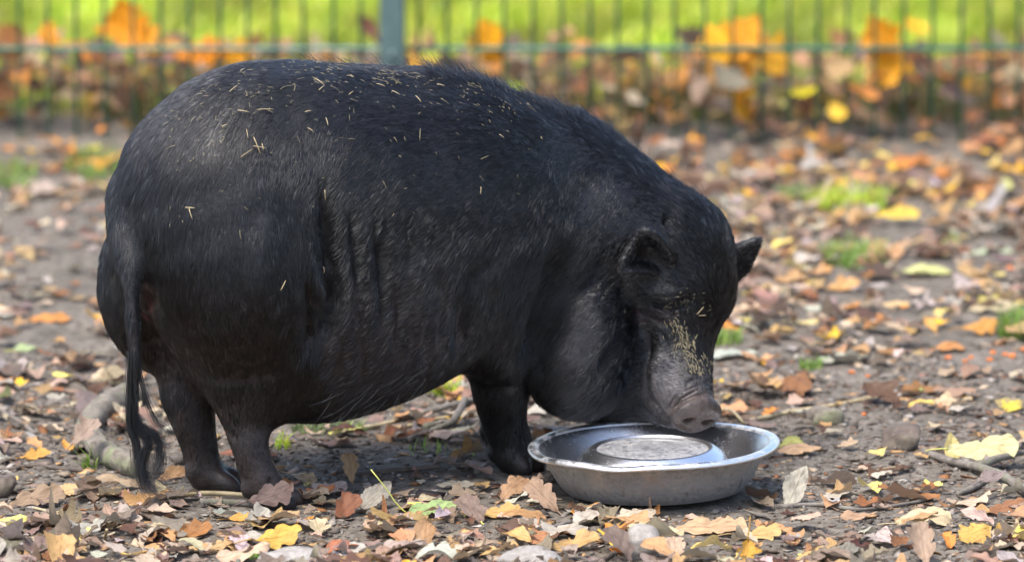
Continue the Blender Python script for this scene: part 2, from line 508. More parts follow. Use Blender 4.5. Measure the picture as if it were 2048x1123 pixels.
# vertices on the seam keep still, as do their neighbours on straight edges
cnt_f = np.bincount(fine.ravel(), minlength=len(PV)); inner_w[cnt_f < 4] = 0
PV = relax(PV, PF, 4, 0.5, inner_w)
PN = mesh_normals(PV, PF)
ppx, ppy = project(PV)
view = PV - CAM; view /= np.linalg.norm(view, axis=1, keepdims=True)
facing = np.clip(-(PN * view).sum(1) * 2.0, 0, 1) * inner_w
PV = PV + PN * (carve(FINE) + inner_w * 0.0004 * lumps(PV, 420, 8) + inner_w * 0.0003 * lumps(PV, 800, 9))[:, None]
PV = relax(PV, PF, 1, 0.25, inner_w)
PN = mesh_normals(PV, PF)
# ---- skin colours and painted-in sheen: grey muzzle, mud-stained disc, brownish belly
def blob(cx, cy, rx, ry, soft=0.5):
    q = np.hypot((ppx - cx) / rx, (ppy - cy) / ry)
    return np.clip((1 - q) / soft, 0, 1)
skin = np.tile(np.array([0.0045, 0.0045, 0.0055]), (len(PV), 1))
def tint(w, c):
    global skin
    skin = skin * (1 - w[:, None]) + np.array(c) * w[:, None]
low = np.clip((0.32 - PV[:, 2]) / 0.14, 0, 1) * (ppx < 930)
tint(low * 0.8, (0.024, 0.0175, 0.0172))
tint(blob(1165, 690, 85, 140) * 0.55, (0.028, 0.026, 0.028))
tint(blob(1215, 390, 120, 110) * 0.4, (0.02, 0.021, 0.025))
tint(blob(1352, 770, 75, 85, 0.35) * (ppx > 1284), (0.050, 0.046, 0.048))
tint(blob(1372, 712, 26, 60) * 0.5, (0.06, 0.055, 0.045))
dn = np.exp(-(np.linalg.norm(PV - SNC, axis=1) / 0.036) ** 6)
tint(dn * 0.92, (0.058, 0.043, 0.035))
for sgn in (-1, 1):
    c = SNC + NAX[1] * 0.0125 * sgn - NAX[2] * 0.002
    tint(np.exp(-(np.linalg.norm(PV - c, axis=1) / 0.009) ** 2) * 0.6, (0.04, 0.03, 0.03))
tint(blob(1300, 632, 60, 24) * 0.5, (0.055, 0.038, 0.040))
tint(blob(294, 606, 14, 38) * 0.9 * (PV[:, 1] < 0), (0.16, 0.045, 0.055))
tint(blob(490, 850, 80, 70) * 0.6, (0.032, 0.028, 0.028))
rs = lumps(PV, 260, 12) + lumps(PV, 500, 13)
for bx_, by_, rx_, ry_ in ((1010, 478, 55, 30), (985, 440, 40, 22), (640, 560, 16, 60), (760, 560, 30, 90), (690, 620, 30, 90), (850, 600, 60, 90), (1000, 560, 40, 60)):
    tint(blob(bx_, by_, rx_, ry_, 1.0) * np.clip(rs, 0, 1) * (PV[:, 1] < 0.05), (0.045, 0.042, 0.043))  # sheen on wrinkled flank and shoulder skin, painted as paler grey patches
legs = np.clip((0.07 - PV[:, 2]) / 0.05, 0, 1) * (ppx < 1085)
tint(legs * 0.6, (0.024, 0.019, 0.017))

def fast_mesh(name, V, Q, mat, parent=None, smooth=True, attrs=()):
    """V (n,3), Q (m,3 or 4); attrs: (name, type, array) on points"""
    me = bpy.data.meshes.new(name)
    V = np.ascontiguousarray(V, np.float32); Q = np.ascontiguousarray(Q, np.int32)
    k = Q.shape[1]
    me.vertices.add(len(V)); me.vertices.foreach_set('co', V.ravel())
    me.loops.add(Q.size); me.loops.foreach_set('vertex_index', Q.ravel())
    me.polygons.add(len(Q))
    me.polygons.foreach_set('loop_start', np.arange(0, Q.size, k, dtype=np.int32))
    me.polygons.foreach_set('loop_total', np.full(len(Q), k, np.int32))
    me.update(calc_edges=True)
    if smooth: me.polygons.foreach_set('use_smooth', np.ones(len(Q), bool))
    for nm, ty, arr in attrs:
        a = me.attributes.new(nm, ty, 'POINT')
        a.data.foreach_set('color' if ty == 'FLOAT_COLOR' else 'vector', np.ascontiguousarray(arr, np.float32).ravel())
    me.materials.append(mat)
    me.validate()
    return link(bpy.data.objects.new(name, me), parent)
def rgba(c): return np.concatenate([c, np.ones((len(c), 1))], 1)

m_skin, nt, b = new_mat('pig_skin')
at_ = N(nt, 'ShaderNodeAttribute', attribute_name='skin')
tc = N(nt, 'ShaderNodeTexCoord')
n1 = noise(nt, 55, 6, 0.65, tc.outputs['Object'])
mp = N(nt, 'ShaderNodeMapping'); mp.inputs['Scale'].default_value = (90, 90, 200)
L(nt, tc.outputs['Object'], mp.inputs[0])
n2 = noise(nt, 1.0, 5, 0.6, mp.outputs[0])
v1 = N(nt, 'ShaderNodeTexVoronoi', feature='DISTANCE_TO_EDGE'); v1.inputs['Scale'].default_value = 260
L(nt, tc.outputs['Object'], v1.inputs['Vector'])
r1 = ramp(nt, n1.outputs[0], [(0.3, (0.55, 0.55, 0.55)), (0.7, (1.55, 1.5, 1.5))])
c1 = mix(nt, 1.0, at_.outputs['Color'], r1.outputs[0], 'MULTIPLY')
n3 = noise(nt, 9, 5, 0.7, tc.outputs['Object'])
r3 = ramp(nt, n3.outputs[0], [(0.6, (0, 0, 0)), (0.78, (1, 1, 1))])
r3b = mix(nt, 1.0, r3.outputs[0], n2.outputs[0], 'MULTIPLY')
c2 = mix(nt, r3b, c1, (0.05, 0.047, 0.047, 1))        # dry scurf in patches
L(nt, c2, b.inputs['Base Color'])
b.inputs['Roughness'].default_value = 0.42
b.inputs['Specular IOR Level'].default_value = 0.28
nb = bump(nt, n2.outputs[0], 0.45, 0.0020)
nb = bump(nt, v1.outputs[0], 0.25, 0.0008, nb)
nb = bump(nt, n1.outputs[0], 0.5, 0.002, nb)
L(nt, nb, b.inputs['Normal'])

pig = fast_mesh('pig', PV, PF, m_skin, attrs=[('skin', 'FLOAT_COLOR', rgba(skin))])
tag(pig, 'fat black pot-bellied pig with bowed head, eating over the steel bowl', 'pig')

# ---- hair
m_hair, nt, b = new_mat('pig_hair')
nt.nodes.remove(b)
hb = nt.nodes.new('ShaderNodeBsdfHairPrincipled')
hb.model = 'CHIANG'; hb.parametrization = 'COLOR'
hi = N(nt, 'ShaderNodeAttribute', attribute_name='tone')
hr = ramp(nt, hi.outputs['Fac'], [(0.0, (0.001, 0.001, 0.0016)), (0.55, (0.0018, 0.0018, 0.0025)), (0.78, (0.006, 0.006, 0.0072)), (0.93, (0.045, 0.044, 0.046)), (1.0, (0.14, 0.135, 0.13))])
L(nt, hr.outputs[0], hb.inputs['Color'])
hb.inputs['IOR'].default_value = 1.5
hb.inputs['Roughness'].default_value = 0.30
hb.inputs['Radial Roughness'].default_value = 0.6
hb.inputs['Random Roughness'].default_value = 0.3
L(nt, hb.outputs[0], nt.nodes['Material Output'].inputs['Surface'])
m_pale, nt, b = new_mat('backlit_belly_hair')
b.inputs['Base Color'].default_value = (0.30, 0.29, 0.28, 1); b.inputs['Roughness'].default_value = 0.4  # backlight on the dark hair put into a pale colour

GUIDE = np.array([  # px, py, direction right, direction down, length m, lift, density
    (300, 330, -.35, 1, .016, .22, 1), (240, 500, -.15, 1, .017, .22, 1), (420, 260, -.35, .9, .015, .2, 1), (600, 150, -1, .25, .014, .12, 1),
    (500, 400, 0, 1, .014, .14, 1), (470, 600, .1, 1, .012, .18, 1.0), (460, 500, 0, 1, .014, .2, 1.1), (560, 500, .05, 1, .014, .15, 1), (620, 600, .05, 1, .018, .2, 1), (610, 700, -.1, 1, .020, .2, 1),
    (640, 300, -.35, .8, .014, .15, 1), (720, 350, -.9, .6, .014, .16, 1), (800, 220, -1, .25, .016, .18, 1), (900, 170, -1, .05, .016, .18, 1), (900, 350, -1, .25, .013, .15, 1),
    (760, 520, -.9, .35, .013, .17, .8), (700, 700, -1, .2, .012, .2, .38), (850, 650, -1, .15, .013, .2, .55), (760, 790, -1, .35, .014, .3, .4), (1000, 400, -1, .3, .013, .16, 1),
    (1000, 250, -1, .15, .015, .2, 1), (1040, 200, -1, -.1, .024, .45, 1), (1150, 300, -.8, .5, .011, .2, .8), (1220, 390, -.5, .7, .008, .25, .8), (1300, 330, -.75, -.4, .016, .5, 1.1),
    (1200, 255, -.9, -.35, .026, .55, 1.2), (1390, 420, -.6, -.7, .016, .5, 1.2), (1430, 520, -.45, -.9, .015, .40, 1.3), (1450, 600, -.3, -1, .017, .45, 1.3), (1380, 520, -.6, -.7, .012, .3, 1.1),
    (1330, 580, -1, -.2, .008, .25, .6), (1300, 490, -.8, -.2, .005, .25, .4), (1250, 500, -.7, .5, .008, .25, .7), (1120, 480, -.8, .6, .018, .25, 1.2), (1080, 620, -.6, .8, .022, .3, 1.3),
    (1180, 680, -.6, .7, .007, .3, .35), (1140, 790, -.7, .7, .012, .35, .6), (1200, 830, -.8, .6, .018, .4, 1), (1255, 700, -1, .15, .022, .28, 1.9), (1250, 800, -1, .3, .020, .3, 1.8), (1270, 660, -1, .1, .018, .28, 1.7),
    (1345, 780, -.5, -.6, .004, .3, .22), (1395, 830, -.5, -.6, .0015, .3, .02), (1385, 690, -.4, -1, .009, .35, .8), (1420, 740, .5, -.6, .012, .5, 1), (1330, 690, -.8, -.3, .006, .3, .4),
    (960, 600, -.4, 1, .014, .2, .9), (1000, 700, -.3, 1, .015, .2, .9), (1010, 840, -.1, 1, .012, .25, .8), (1025, 900, 0, 1, .012, .35, 1), (500, 745, 0, 1, .014, .2, 1.0), (500, 810, 0, 1, .012, .17, .85),
    (510, 900, .05, 1, .009, .17, .75), (400, 850, .05, 1, .010, .17, .8), (530, 985, .3, 1, .005, .2, .4), (255, 480, 0, 1, .020, .10, 1.2), (265, 600, 0, 1, .018, .05, 1.3), (268, 760, 0, 1, .022, .05, 1.5),
    (350, 700, .1, 1, .012, .2, .7), (1480, 510, .6, -.5, .008, .35, 1), (1512, 485, .7, -.7, .010, .3, 1.2)])
tri = np.concatenate([PF[:, [0, 1, 2]], PF[:, [0, 2, 3]]])
ta = 0.5 * np.linalg.norm(np.cross(PV[tri[:, 1]] - PV[tri[:, 0]], PV[tri[:, 2]] - PV[tri[:, 0]]), axis=1)
tcn = PV[tri].mean(1); tpx, tpy = project(tcn)
tn = PN[tri].mean(1); tview = tcn - CAM; tview /= np.linalg.norm(tview, axis=1, keepdims=True)
tface = -(tn * tview).sum(1)
def guide_at(px, py):
    out = np.zeros((len(px), 5)); ws = np.zeros(len(px))
    for g in GUIDE:
        w = 1.0 / (((px - g[0]) ** 2 + (py - g[1]) ** 2) + 300.0) ** 1.6
        out += w[:, None] * g[2:]; ws += w
    return out / ws[:, None]
gt = guide_at(tpx, tpy)
dens = ta * gt[:, 4] * np.where(tface > -0.15, 1.0, 0.22) * (tcn[:, 2] > 0.028)
NH = 230000
pick = RNG.choice(len(tri), NH, p=dens / dens.sum())
u = RNG.random((NH, 2)); fl = u.sum(1) > 1; u[fl] = 1 - u[fl]
root = PV[tri[pick, 0]] * (1 - u.sum(1))[:, None] + PV[tri[pick, 1]] * u[:, :1] + PV[tri[pick, 2]] * u[:, 1:]
nrm = tn[pick] / np.linalg.norm(tn[pick], axis=1, keepdims=True)
rpx, rpy = project(root)
g = guide_at(rpx, rpy)
# hair falls into locks: neighbours share part of their swing
lock = lumps(root, 90, 21)[:, None] * np.array([[1, 0, .4]]) + lumps(root, 150, 22)[:, None] * np.array([[.3, 0, 1]])
wdir = np.stack([g[:, 0], np.zeros(NH), -g[:, 1]], 1) + 0.45 * lock + RNG.normal(0, .20, (NH, 3))
wdir -= nrm * (wdir * nrm).sum(1, keepdims=True)
wdir /= np.linalg.norm(wdir, axis=1, keepdims=True) + 1e-9
ln = g[:, 2] * RNG.uniform(.55, 1.25, NH)
lift = np.clip(g[:, 3] + RNG.normal(0, .07, NH), .03, .9)
def hair_object(name, P, radius, mat, parent, tone=None):
    """P (n, k, 3)"""
    n, k, _ = P.shape
    cu = bpy.data.hair_curves.new(name)
    cu.add_curves([k] * n)
    cu.attributes['position'].data.foreach_set('vector', np.ascontiguousarray(P, np.float32).ravel())
    ra = cu.attributes.get('radius') or cu.attributes.new('radius', 'FLOAT', 'POINT')
    ra.data.foreach_set('value', np.ascontiguousarray(radius, np.float32).ravel())
    ta_ = cu.attributes.new('tone', 'FLOAT', 'CURVE')
    ta_.data.foreach_set('value', np.ascontiguousarray(RNG.random(n) * .9 if tone is None else tone, np.float32))
    cu.materials.append(mat)
    return link(bpy.data.objects.new(name, cu), parent)
T = np.array([0, .33, .68, 1.0])
P = np.zeros((NH, 4, 3))
for i, t in enumerate(T):
    P[:, i] = root - nrm * 0.0006 + ln[:, None] * (wdir * t + nrm * (lift * (t - 0.45 * t * t))[:, None]) + np.array([0, 0, -1]) * (ln * 0.10 * t * t)[:, None]
# neighbouring hairs gather into coarse bristle locks
along = (root * wdir).sum(1); gx_ = np.round(root[:, 0] / .0034 + .6 * np.sin(root[:, 2] * 190)); gy_ = np.round(root[:, 1] / .0045); gz_ = np.round(root[:, 2] / .0034 + .6 * np.sin(root[:, 0] * 170))
_, cid = np.unique(np.stack([gx_, gy_, gz_], 1).astype(np.int64), axis=0, return_inverse=True)
cid = cid.ravel(); ncl = cid.max() + 1
cn_ = np.bincount(cid, minlength=ncl).astype(float)
for i, t in enumerate(T):
    if i == 0: continue
    mean = np.stack([np.bincount(cid, P[:, i, k_], ncl) for k_ in range(3)], 1) / cn_[:, None]
    P[:, i] += (mean[cid] - P[:, i]) * (.62 * t)
ctone = RNG.random(ncl)
tone = np.clip(.62 * ctone[cid] + .38 * RNG.random(NH), 0, 1)
rad = np.array([.00020, .00018, .00013, .00004])[None, :] * RNG.uniform(.7, 1.2, (NH, 1))
hair_object('hair', P, rad, m_hair, pig, tone)
# bristles standing along the crest of the neck and back
cr = np.where((tn[:, 2] > 0.55) & (tpx > 560) & (tpx < 1440) & (tpy < 430))[0]
d_c, _, _ = seg_dist(tpx[cr], tpy[cr], [(600, 122), (800, 140), (971, 170), (1120, 223), (1227, 270), (1313, 317), (1390, 390), (1445, 470)])
wc = ta[cr] * np.exp(-(d_c / 9.0) ** 2) * np.where(tpx[cr] > 860, 1, .03)
NC = 4200
pk = RNG.choice(cr, NC, p=wc / wc.sum())
rt = tcn[pk] + RNG.normal(0, .0015, (NC, 3)); nn = tn[pk] / np.linalg.norm(tn[pk], axis=1, keepdims=True)
ln2 = RNG.uniform(.012, .034, NC)
dd = np.array([-.75, 0, .12]) + RNG.normal(0, .22, (NC, 3))
P = np.zeros((NC, 4, 3))
for i, t in enumerate(T):
    P[:, i] = rt - nn * .001 + ln2[:, None] * (dd * t * (0.7 + .3 * t) + nn * (0.62 * t * (1 - .25 * t)))
hair_object('bristles', P, np.array([.00024, .0002, .00013, .00004])[None, :] * np.ones((NC, 1)), m_hair, pig)
# tail switch: long strands that fall and curl at the end
NT = 800
def strand_path(kind, r):
    if kind == 0:   # main lock, curls to the right at the bottom
        return [(268, 700), (266, 790), (270, 850), (296, 885), (284, 930), (292, 965), (318, 988), (345, 985)]
    if kind == 1:   # right curl
        return [(270, 740), (268, 810), (278, 850), (312, 876), (322, 920), (312, 945), (330, 962), (340, 950)]
    if kind == 2:   # left side, straight
        return [(262, 700), (259, 780), (258, 850), (272, 890), (278, 940), (286, 975), (300, 990), (312, 992)]
    return [(272, 700), (284, 770), (300, 820), (316, 850), (326, 862), (330, 870), (334, 880), (338, 884)]  # loose flyaways
P = np.zeros((NT, 15, 3))
for i in range(NT):
    kind = RNG.choice(4, p=[.36, .26, .33, .05])
    pts = np.array([at(x, y, -0.29) for x, y in strand_path(kind, RNG)])
    t = np.linspace(0, (len(pts) - 1) * (RNG.uniform(.62, 1.0)), 15)
    j = np.clip(t.astype(int), 0, len(pts) - 2); w = (t - j)[:, None]
    a0, a1, a2, a3 = pts[np.maximum(j - 1, 0)], pts[j], pts[j + 1], pts[np.minimum(j + 2, len(pts) - 1)]
    q = 0.5 * (2 * a1 + (a2 - a0) * w + (2 * a0 - 5 * a1 + 4 * a2 - a3) * w ** 2 + (3 * a1 - a0 - 3 * a2 + a3) * w ** 3)
    s = np.linspace(0, 1, 15)[:, None]
    off = RNG.normal(0, 1, 3) * np.array([.0030, .004, .003]); off2 = RNG.normal(0, 1, 3) * np.array([.0062, .008, .005])
    ph = RNG.uniform(0, 6.28)
    q = q + off * (0.55 + .45 * s) + off2 * s ** 2 + np.stack([np.sin(s[:, 0] * 7 + ph), np.cos(s[:, 0] * 6 + ph), 0 * s[:, 0]], 1) * .0018 * s
    q[:, 2] += 0.008 * RNG.random() * s[:, 0]
    q[:, 2] = np.maximum(q[:, 2], 0.006)
    P[i] = q
hair_object('tail_hair', P, np.linspace(.00020, .00005, 15)[None, :] * np.ones((NT, 1)), m_hair, pig)
# thin hairs hanging from the belly, coloured pale as if lit from behind
bl = np.where((tn[:, 2] < -0.2) & (tpx > 660) & (tpx < 860) & (tcn[:, 2] < 0.17) & (tcn[:, 1] < 0.12))[0]
NB = 150
pk = RNG.choice(bl, NB, p=ta[bl] / ta[bl].sum())
rt = tcn[pk]; ln3 = RNG.uniform(.02, .045, NB)
dd = np.array([-.55, -.1, -.65]) + RNG.normal(0, .2, (NB, 3))
P = np.stack([rt + ln3[:, None] * (dd * t + np.array([-.25, 0, .05]) * t * t) for t in T], 1)
P[..., 2] = np.maximum(P[..., 2], .012)
hair_object('belly_hair', P, np.array([.00014, .00012, .00009, .00003])[None, :] * np.ones((NB, 1)), m_pale, pig)
# eye, half hidden in the fold under the brow
m_eye, nt, b = new_mat('pig_eye')
b.inputs['Base Color'].default_value = (0.012, 0.008, 0.006, 1); b.inputs['Roughness'].default_value = 0.25
PIG_BVH = BVHTree.FromPolygons([tuple(v) for v in PV], [tuple(map(int, f)) for f in PF])
def on_pig(px, py):
    r = Vector(ray(px, py)).normalized()
    loc, nor, _, _ = PIG_BVH.ray_cast(Vector(CAM), r)
    return (None, None) if loc is None else (np.array(loc), np.array(nor))
def uv_ball(c, r, nu=16, nv=10):
    V, Fq = [], []
    for j in range(nv + 1):
        for i in range(nu):
            a, q = 2 * math.pi * i / nu, math.pi * j / nv
            V.append((c[0] + r * math.sin(q) * math.cos(a), c[1] + r * math.sin(q) * math.sin(a), c[2] + r * math.cos(q)))
    for j in range(nv):
        for i in range(nu):
            Fq.append((j * nu + i, (j + 1) * nu + i, (j + 1) * nu + (i + 1) % nu, j * nu + (i + 1) % nu))
    return V, Fq
e, en = on_pig(1352, 616)
V, Fq = uv_ball(e - en * 0.0060, 0.0070)
mesh_obj('eye', V, Fq, m_eye, pig)
# ------------------------------------------------------------------ ground
def wob(x, y, s, seed, n=6):
    r = np.random.default_rng(seed); out = 0
    for _ in range(n):
        a = r.uniform(0, 6.28); k = s * r.uniform(.6, 1.5)
        out = out + np.sin((x * math.cos(a) + y * math.sin(a)) * k + r.uniform(0, 6.28))
    return out / n
HOOF_XY = [c[:2] for c, f in HOOF]
BOWL_C = np.array([(1310 - 1024) / FPX * 8.0, -0.142])
def gz(x, y):
    x = np.asarray(x, float); y = np.asarray(y, float)
    z = 0.010 * wob(x, y, 5, 1) + 0.006 * wob(x, y, 17, 2) + 0.0035 * wob(x, y, 55, 3) + 0.0030 * wob(x, y, 140, 4) + 0.0022 * wob(x, y, 300, 5)
    calm = np.exp(-((x - BOWL_C[0]) ** 2 + (y - BOWL_C[1]) ** 2) / 0.15 ** 2)
    for h in HOOF_XY:
        calm = np.maximum(calm, np.exp(-((x - h[0]) ** 2 + (y - h[1]) ** 2) / 0.05 ** 2))
    z = z * (1 - calm) - 0.002
    z = z + 0.03 * np.exp(-((y - 2.95) / 0.2) ** 2)          # low bank along the fence
    return z
def spread(lo, hi, step, far, n):
    core = np.arange(lo, hi + step / 2, step)
    g = np.geomspace(step * 2, far, n)
    return np.concatenate([(lo - np.cumsum(g))[::-1], core, hi + np.cumsum(g)])
gx = spread(-1.25, 1.25, 0.0085, 120, 26)
gy = np.concatenate([(-0.75 - np.cumsum(np.geomspace(.02, 60, 20)))[::-1], np.arange(-0.75, 0.8, 0.0085), np.arange(0.8, 5.4, 0.024), 5.4 + np.cumsum(np.geomspace(.05, 300, 26))])
XX, YY = np.meshgrid(gx, gy, indexing='ij')
ZZ = gz(XX, YY)
V = np.stack([XX, YY, ZZ], -1).reshape(-1, 3)
ny = len(gy)
ii, jj = np.meshgrid(np.arange(len(gx) - 1), np.arange(ny - 1), indexing='ij')
q0 = (ii * ny + jj).ravel()
Q = np.stack([q0, q0 + ny, q0 + ny + 1, q0 + 1], 1)
m_soil, nt, b = new_mat('bare_soil')
tc = N(nt, 'ShaderNodeTexCoord')
n1 = noise(nt, 7, 6, 0.6, tc.outputs['Object']); n2 = noise(nt, 60, 10, 0.78, tc.outputs['Object']); n3 = noise(nt, 420, 4, 0.7, tc.outputs['Object'])
c = ramp(nt, n2.outputs[0], [(0.28, (0.038, 0.031, 0.025)), (0.43, (0.125, 0.109, 0.090)), (0.56, (0.230, 0.205, 0.172)), (0.78, (0.39, 0.355, 0.305))])
c2 = ramp(nt, n1.outputs[0], [(0.3, (0.62, 0.60, 0.58)), (0.7, (1.15, 1.12, 1.1))])
col = mix(nt, 1.0, c.outputs[0], c2.outputs[0], 'MULTIPLY')
r3 = ramp(nt, n3.outputs[0], [(0.66, (0, 0, 0)), (0.76, (1, 1, 1))])
col = mix(nt, r3.outputs[0], col, (0.28, 0.25, 0.21, 1))
# far beyond the fence the sheet is meadow
sx = N(nt, 'ShaderNodeSeparateXYZ'); L(nt, tc.outputs['Object'], sx.inputs[0])
mr = N(nt, 'ShaderNodeMapRange'); mr.inputs[1].default_value = 3.3; mr.inputs[2].default_value = 3.8
L(nt, sx.outputs['Y'], mr.inputs[0])
col = mix(nt, mr.outputs[0], col, (0.10, 0.15, 0.02, 1))
L(nt, col, b.inputs['Base Color']); b.inputs['Roughness'].default_value = 0.92; b.inputs['Specular IOR Level'].default_value = 0.2
nb = bump(nt, n2.outputs[0], 1.0, 0.006); nb = bump(nt, n3.outputs[0], 0.8, 0.0018, nb)
L(nt, nb, b.inputs['Normal'])
ground = fast_mesh('ground', V, Q, m_soil)
tag(ground, 'grey-brown trodden bare soil', kind='structure')

# ------------------------------------------------------------------ wire fence
FY = 2.8
m_wire, nt, b = new_mat('green_coated_wire')
tc = N(nt, 'ShaderNodeTexCoord'); n1 = noise(nt, 30, 4, 0.6, tc.outputs['Object'])
c = ramp(nt, n1.outputs[0], [(0.3, (0.018, 0.065, 0.042)), (0.5, (0.032, 0.125, 0.078)), (0.75, (0.15, 0.19, 0.15))])
L(nt, c.outputs[0], b.inputs['Base Color']); b.inputs['Roughness'].default_value = 0.4
m_post, nt, b = new_mat('grey_green_post_paint')
tc = N(nt, 'ShaderNodeTexCoord'); n1 = noise(nt, 14, 5, 0.6, tc.outputs['Object'])
c = ramp(nt, n1.outputs[0], [(0.3, (0.055, 0.10, 0.10)), (0.7, (0.11, 0.17, 0.165))])
L(nt, c.outputs[0], b.inputs['Base Color']); b.inputs['Roughness'].default_value = 0.45
def tube(pts, rad, n=8, cap=True):
    """swept tube along points with per-point radius -> verts, faces"""
    P = np.asarray(pts, float); R = np.broadcast_to(np.asarray(rad, float), (len(P),))
    T_ = np.gradient(P, axis=0); T_ /= np.linalg.norm(T_, axis=1, keepdims=True) + 1e-12
    up = np.array([0, 0, 1.0]) if abs(T_[0][2]) < .9 else np.array([1.0, 0, 0])
    V, Fq = [], []
    for i, (p, t, r) in enumerate(zip(P, T_, R)):
        s = np.cross(up, t); s /= np.linalg.norm(s); w = np.cross(t, s)
        for k in range(n):
            a = 2 * math.pi * k / n
            V.append(p + r * (math.cos(a) * s + math.sin(a) * w))
    for i in range(len(P) - 1):
        for k in range(n):
            Fq.append((i * n + k, i * n + (k + 1) % n, (i + 1) * n + (k + 1) % n, (i + 1) * n + k))
    if cap:
        Fq.append(tuple(range(n))[::-1]); Fq.append(tuple((len(P) - 1) * n + k for k in range(n)))
    return V, Fq
fence = empty('wire_fence', (0, FY, 0))
tag(fence, 'green welded wire mesh fence with grey post, running behind the pig', 'fence')
PITCH_W = 57.0 / FPX * math.hypot(8.0 + FY, 1.5)
x0 = at(40, 280, FY)[0]
vw = None
zb = float(gz(0, FY)) - 0.04
V, Fq = tube([(0, 0, zb), (0, 0, 0.4), (0, 0, 0.83)], 0.0036, 6)
i = -9
while x0 + i * PITCH_W < 1.35:
    if vw is None:
        vw = mesh_obj('vertical_wire', V, Fq, m_wire, fence); o = vw
    else:
        o = vw.copy(); link(o, fence)
    o.location = (x0 + i * PITCH_W, random.uniform(-.001, .001), 0)
    o.rotation_euler = (random.gauss(0, .004), random.gauss(0, .005), 0)
    i += 1
V, Fq = tube([(-1.5, 0, 0), (0, 0, 0), (1.5, 0, 0)], 0.0040, 6)
hw = None
for z in (0.180, 0.380, 0.580, 0.780):
    for dy in (-0.0075, 0.0075):
        if hw is None:
            hw = mesh_obj('horizontal_wire', V, Fq, m_wire, fence); o = hw
        else:
            o = hw.copy(); link(o, fence)
        o.location = (0, dy, z)
pxp = at(785, 100, FY - 0.045)[0]
bm = bmesh.new()
bmesh.ops.create_cube(bm, size=1.0, matrix=Matrix.Translation((pxp, -0.045, 0.44)) @ Matrix.Diagonal((0.043, 0.06, 0.95, 1)))
bmesh.ops.bevel(bm, geom=bm.edges[:], offset=0.004, segments=2, affect='EDGES')
me = bpy.data.meshes.new('post'); bm.to_mesh(me); bm.free(); me.materials.append(m_post)
post = link(bpy.data.objects.new('post', me), fence)
V, Fq = tube([(pxp, -0.085, 0.180), (pxp, -0.045, 0.180), (pxp, 0.014, 0.180)], 0.006, 8)
mesh_obj('clamp_bolt', V, Fq, m_post, fence)

# ------------------------------------------------------------------ steel bowls
def steel(name, rough, mud, base=0.62):
    m, nt, b = new_mat(name)
    tc = N(nt, 'ShaderNodeTexCoord')
    n1 = noise(nt, 38, 8, 0.75, tc.outputs['Object']); n2 = noise(nt, 190, 6, 0.8, tc.outputs['Object'])
    b.inputs['Metallic'].default_value = 1.0
    f1 = ramp(nt, n1.outputs[0], mud)
    f2 = ramp(nt, n2.outputs[0], [(0.42, (0.15,) * 3), (0.56, (1,) * 3)])
    f = mix(nt, 1.0, f1.outputs[0], f2.outputs[0], 'MULTIPLY')
    d = ramp(nt, n2.outputs[0], [(0.36, (0.055, 0.045, 0.037)), (0.60, (0.24, 0.212, 0.185))])
    L(nt, mix(nt, f, (base, base, base * 1.02, 1), d.outputs[0]), b.inputs['Base Color'])
    inv = N(nt, 'ShaderNodeMath', operation='SUBTRACT'); inv.inputs[0].default_value = 1.0
    L(nt, f, inv.inputs[1]); L(nt, inv.outputs[0], b.inputs['Metallic'])
    rr = N(nt, 'ShaderNodeMapRange'); rr.inputs[3].default_value = rough; rr.inputs[4].default_value = 0.85
    L(nt, f, rr.inputs[0]); L(nt, rr.outputs[0], b.inputs['Roughness'])
    L(nt, bump(nt, n2.outputs[0], 0.35, 0.0007), b.inputs['Normal'])
    return m
m_in = steel('brushed_steel_inside', 0.26, [(0.56, (0,) * 3), (0.85, (0.40,) * 3)], 0.86)
m_out = steel('muddy_steel_outside', 0.42, [(0.40, (0.15,) * 3), (0.54, (1.0,) * 3)], 0.52)
m_rim = steel('scuffed_steel_rim', 0.30, [(0.44, (0,) * 3), (0.72, (0.8,) * 3)], 0.85)
m_base = steel('dirty_steel_base', 0.38, [(0.38, (0.15,) * 3), (0.62, (0.85,) * 3)], 0.55)
def lathe(prof, n=128):
    V, Fq = [], []
    for r, z in prof:
        for k in range(n):
            a = 2 * math.pi * k / n
            V.append((r * math.cos(a), r * math.sin(a), z))
    for i in range(len(prof) - 1):
        for k in range(n):
            Fq.append((i * n + k, i * n + (k + 1) % n, (i + 1) * n + (k + 1) % n, (i + 1) * n + k))
    return np.array(V), Fq
def dent(V):
    a = np.arctan2(V[:, 1], V[:, 0]); r = np.hypot(V[:, 0], V[:, 1])
    w = np.clip((V[:, 2] - 0.025) / 0.035, 0, 1)
    out = V.copy()
    out[:, 2] += w * (-0.0035 * np.exp(-((a + 1.9) / 0.22) ** 2) + 0.0010 * np.sin(3 * a + 1) - 0.002 * np.exp(-((a + 2.75) / 0.2) ** 2))
    s = 1 + w * (0.006 * np.sin(2 * a + .4) + 0.004 * np.sin(5 * a))
    out[:, 0] *= s; out[:, 1] *= s
    return out
def smooth_profile(pts, n=6):
    P = np.array(pts, float); out = []
    for i in range(len(P) - 1):
        p0, p1, p2, p3 = P[max(i - 1, 0)], P[i], P[i + 1], P[min(i + 2, len(P) - 1)]
        for w in np.linspace(0, 1, n, endpoint=False):
            out.append(0.5 * (2 * p1 + (p2 - p0) * w + (2 * p0 - 5 * p1 + 4 * p2 - p3) * w ** 2 + (3 * p1 - p0 - 3 * p2 + p3) * w ** 3))
    out.append(P[-1]); return out
BOWL_TILT = (math.radians(-0.3), math.radians(-1.5), 0)
bowl = empty('feeding_bowl', (BOWL_C[0], BOWL_C[1], 0.003))
bowl.rotation_euler = BOWL_TILT
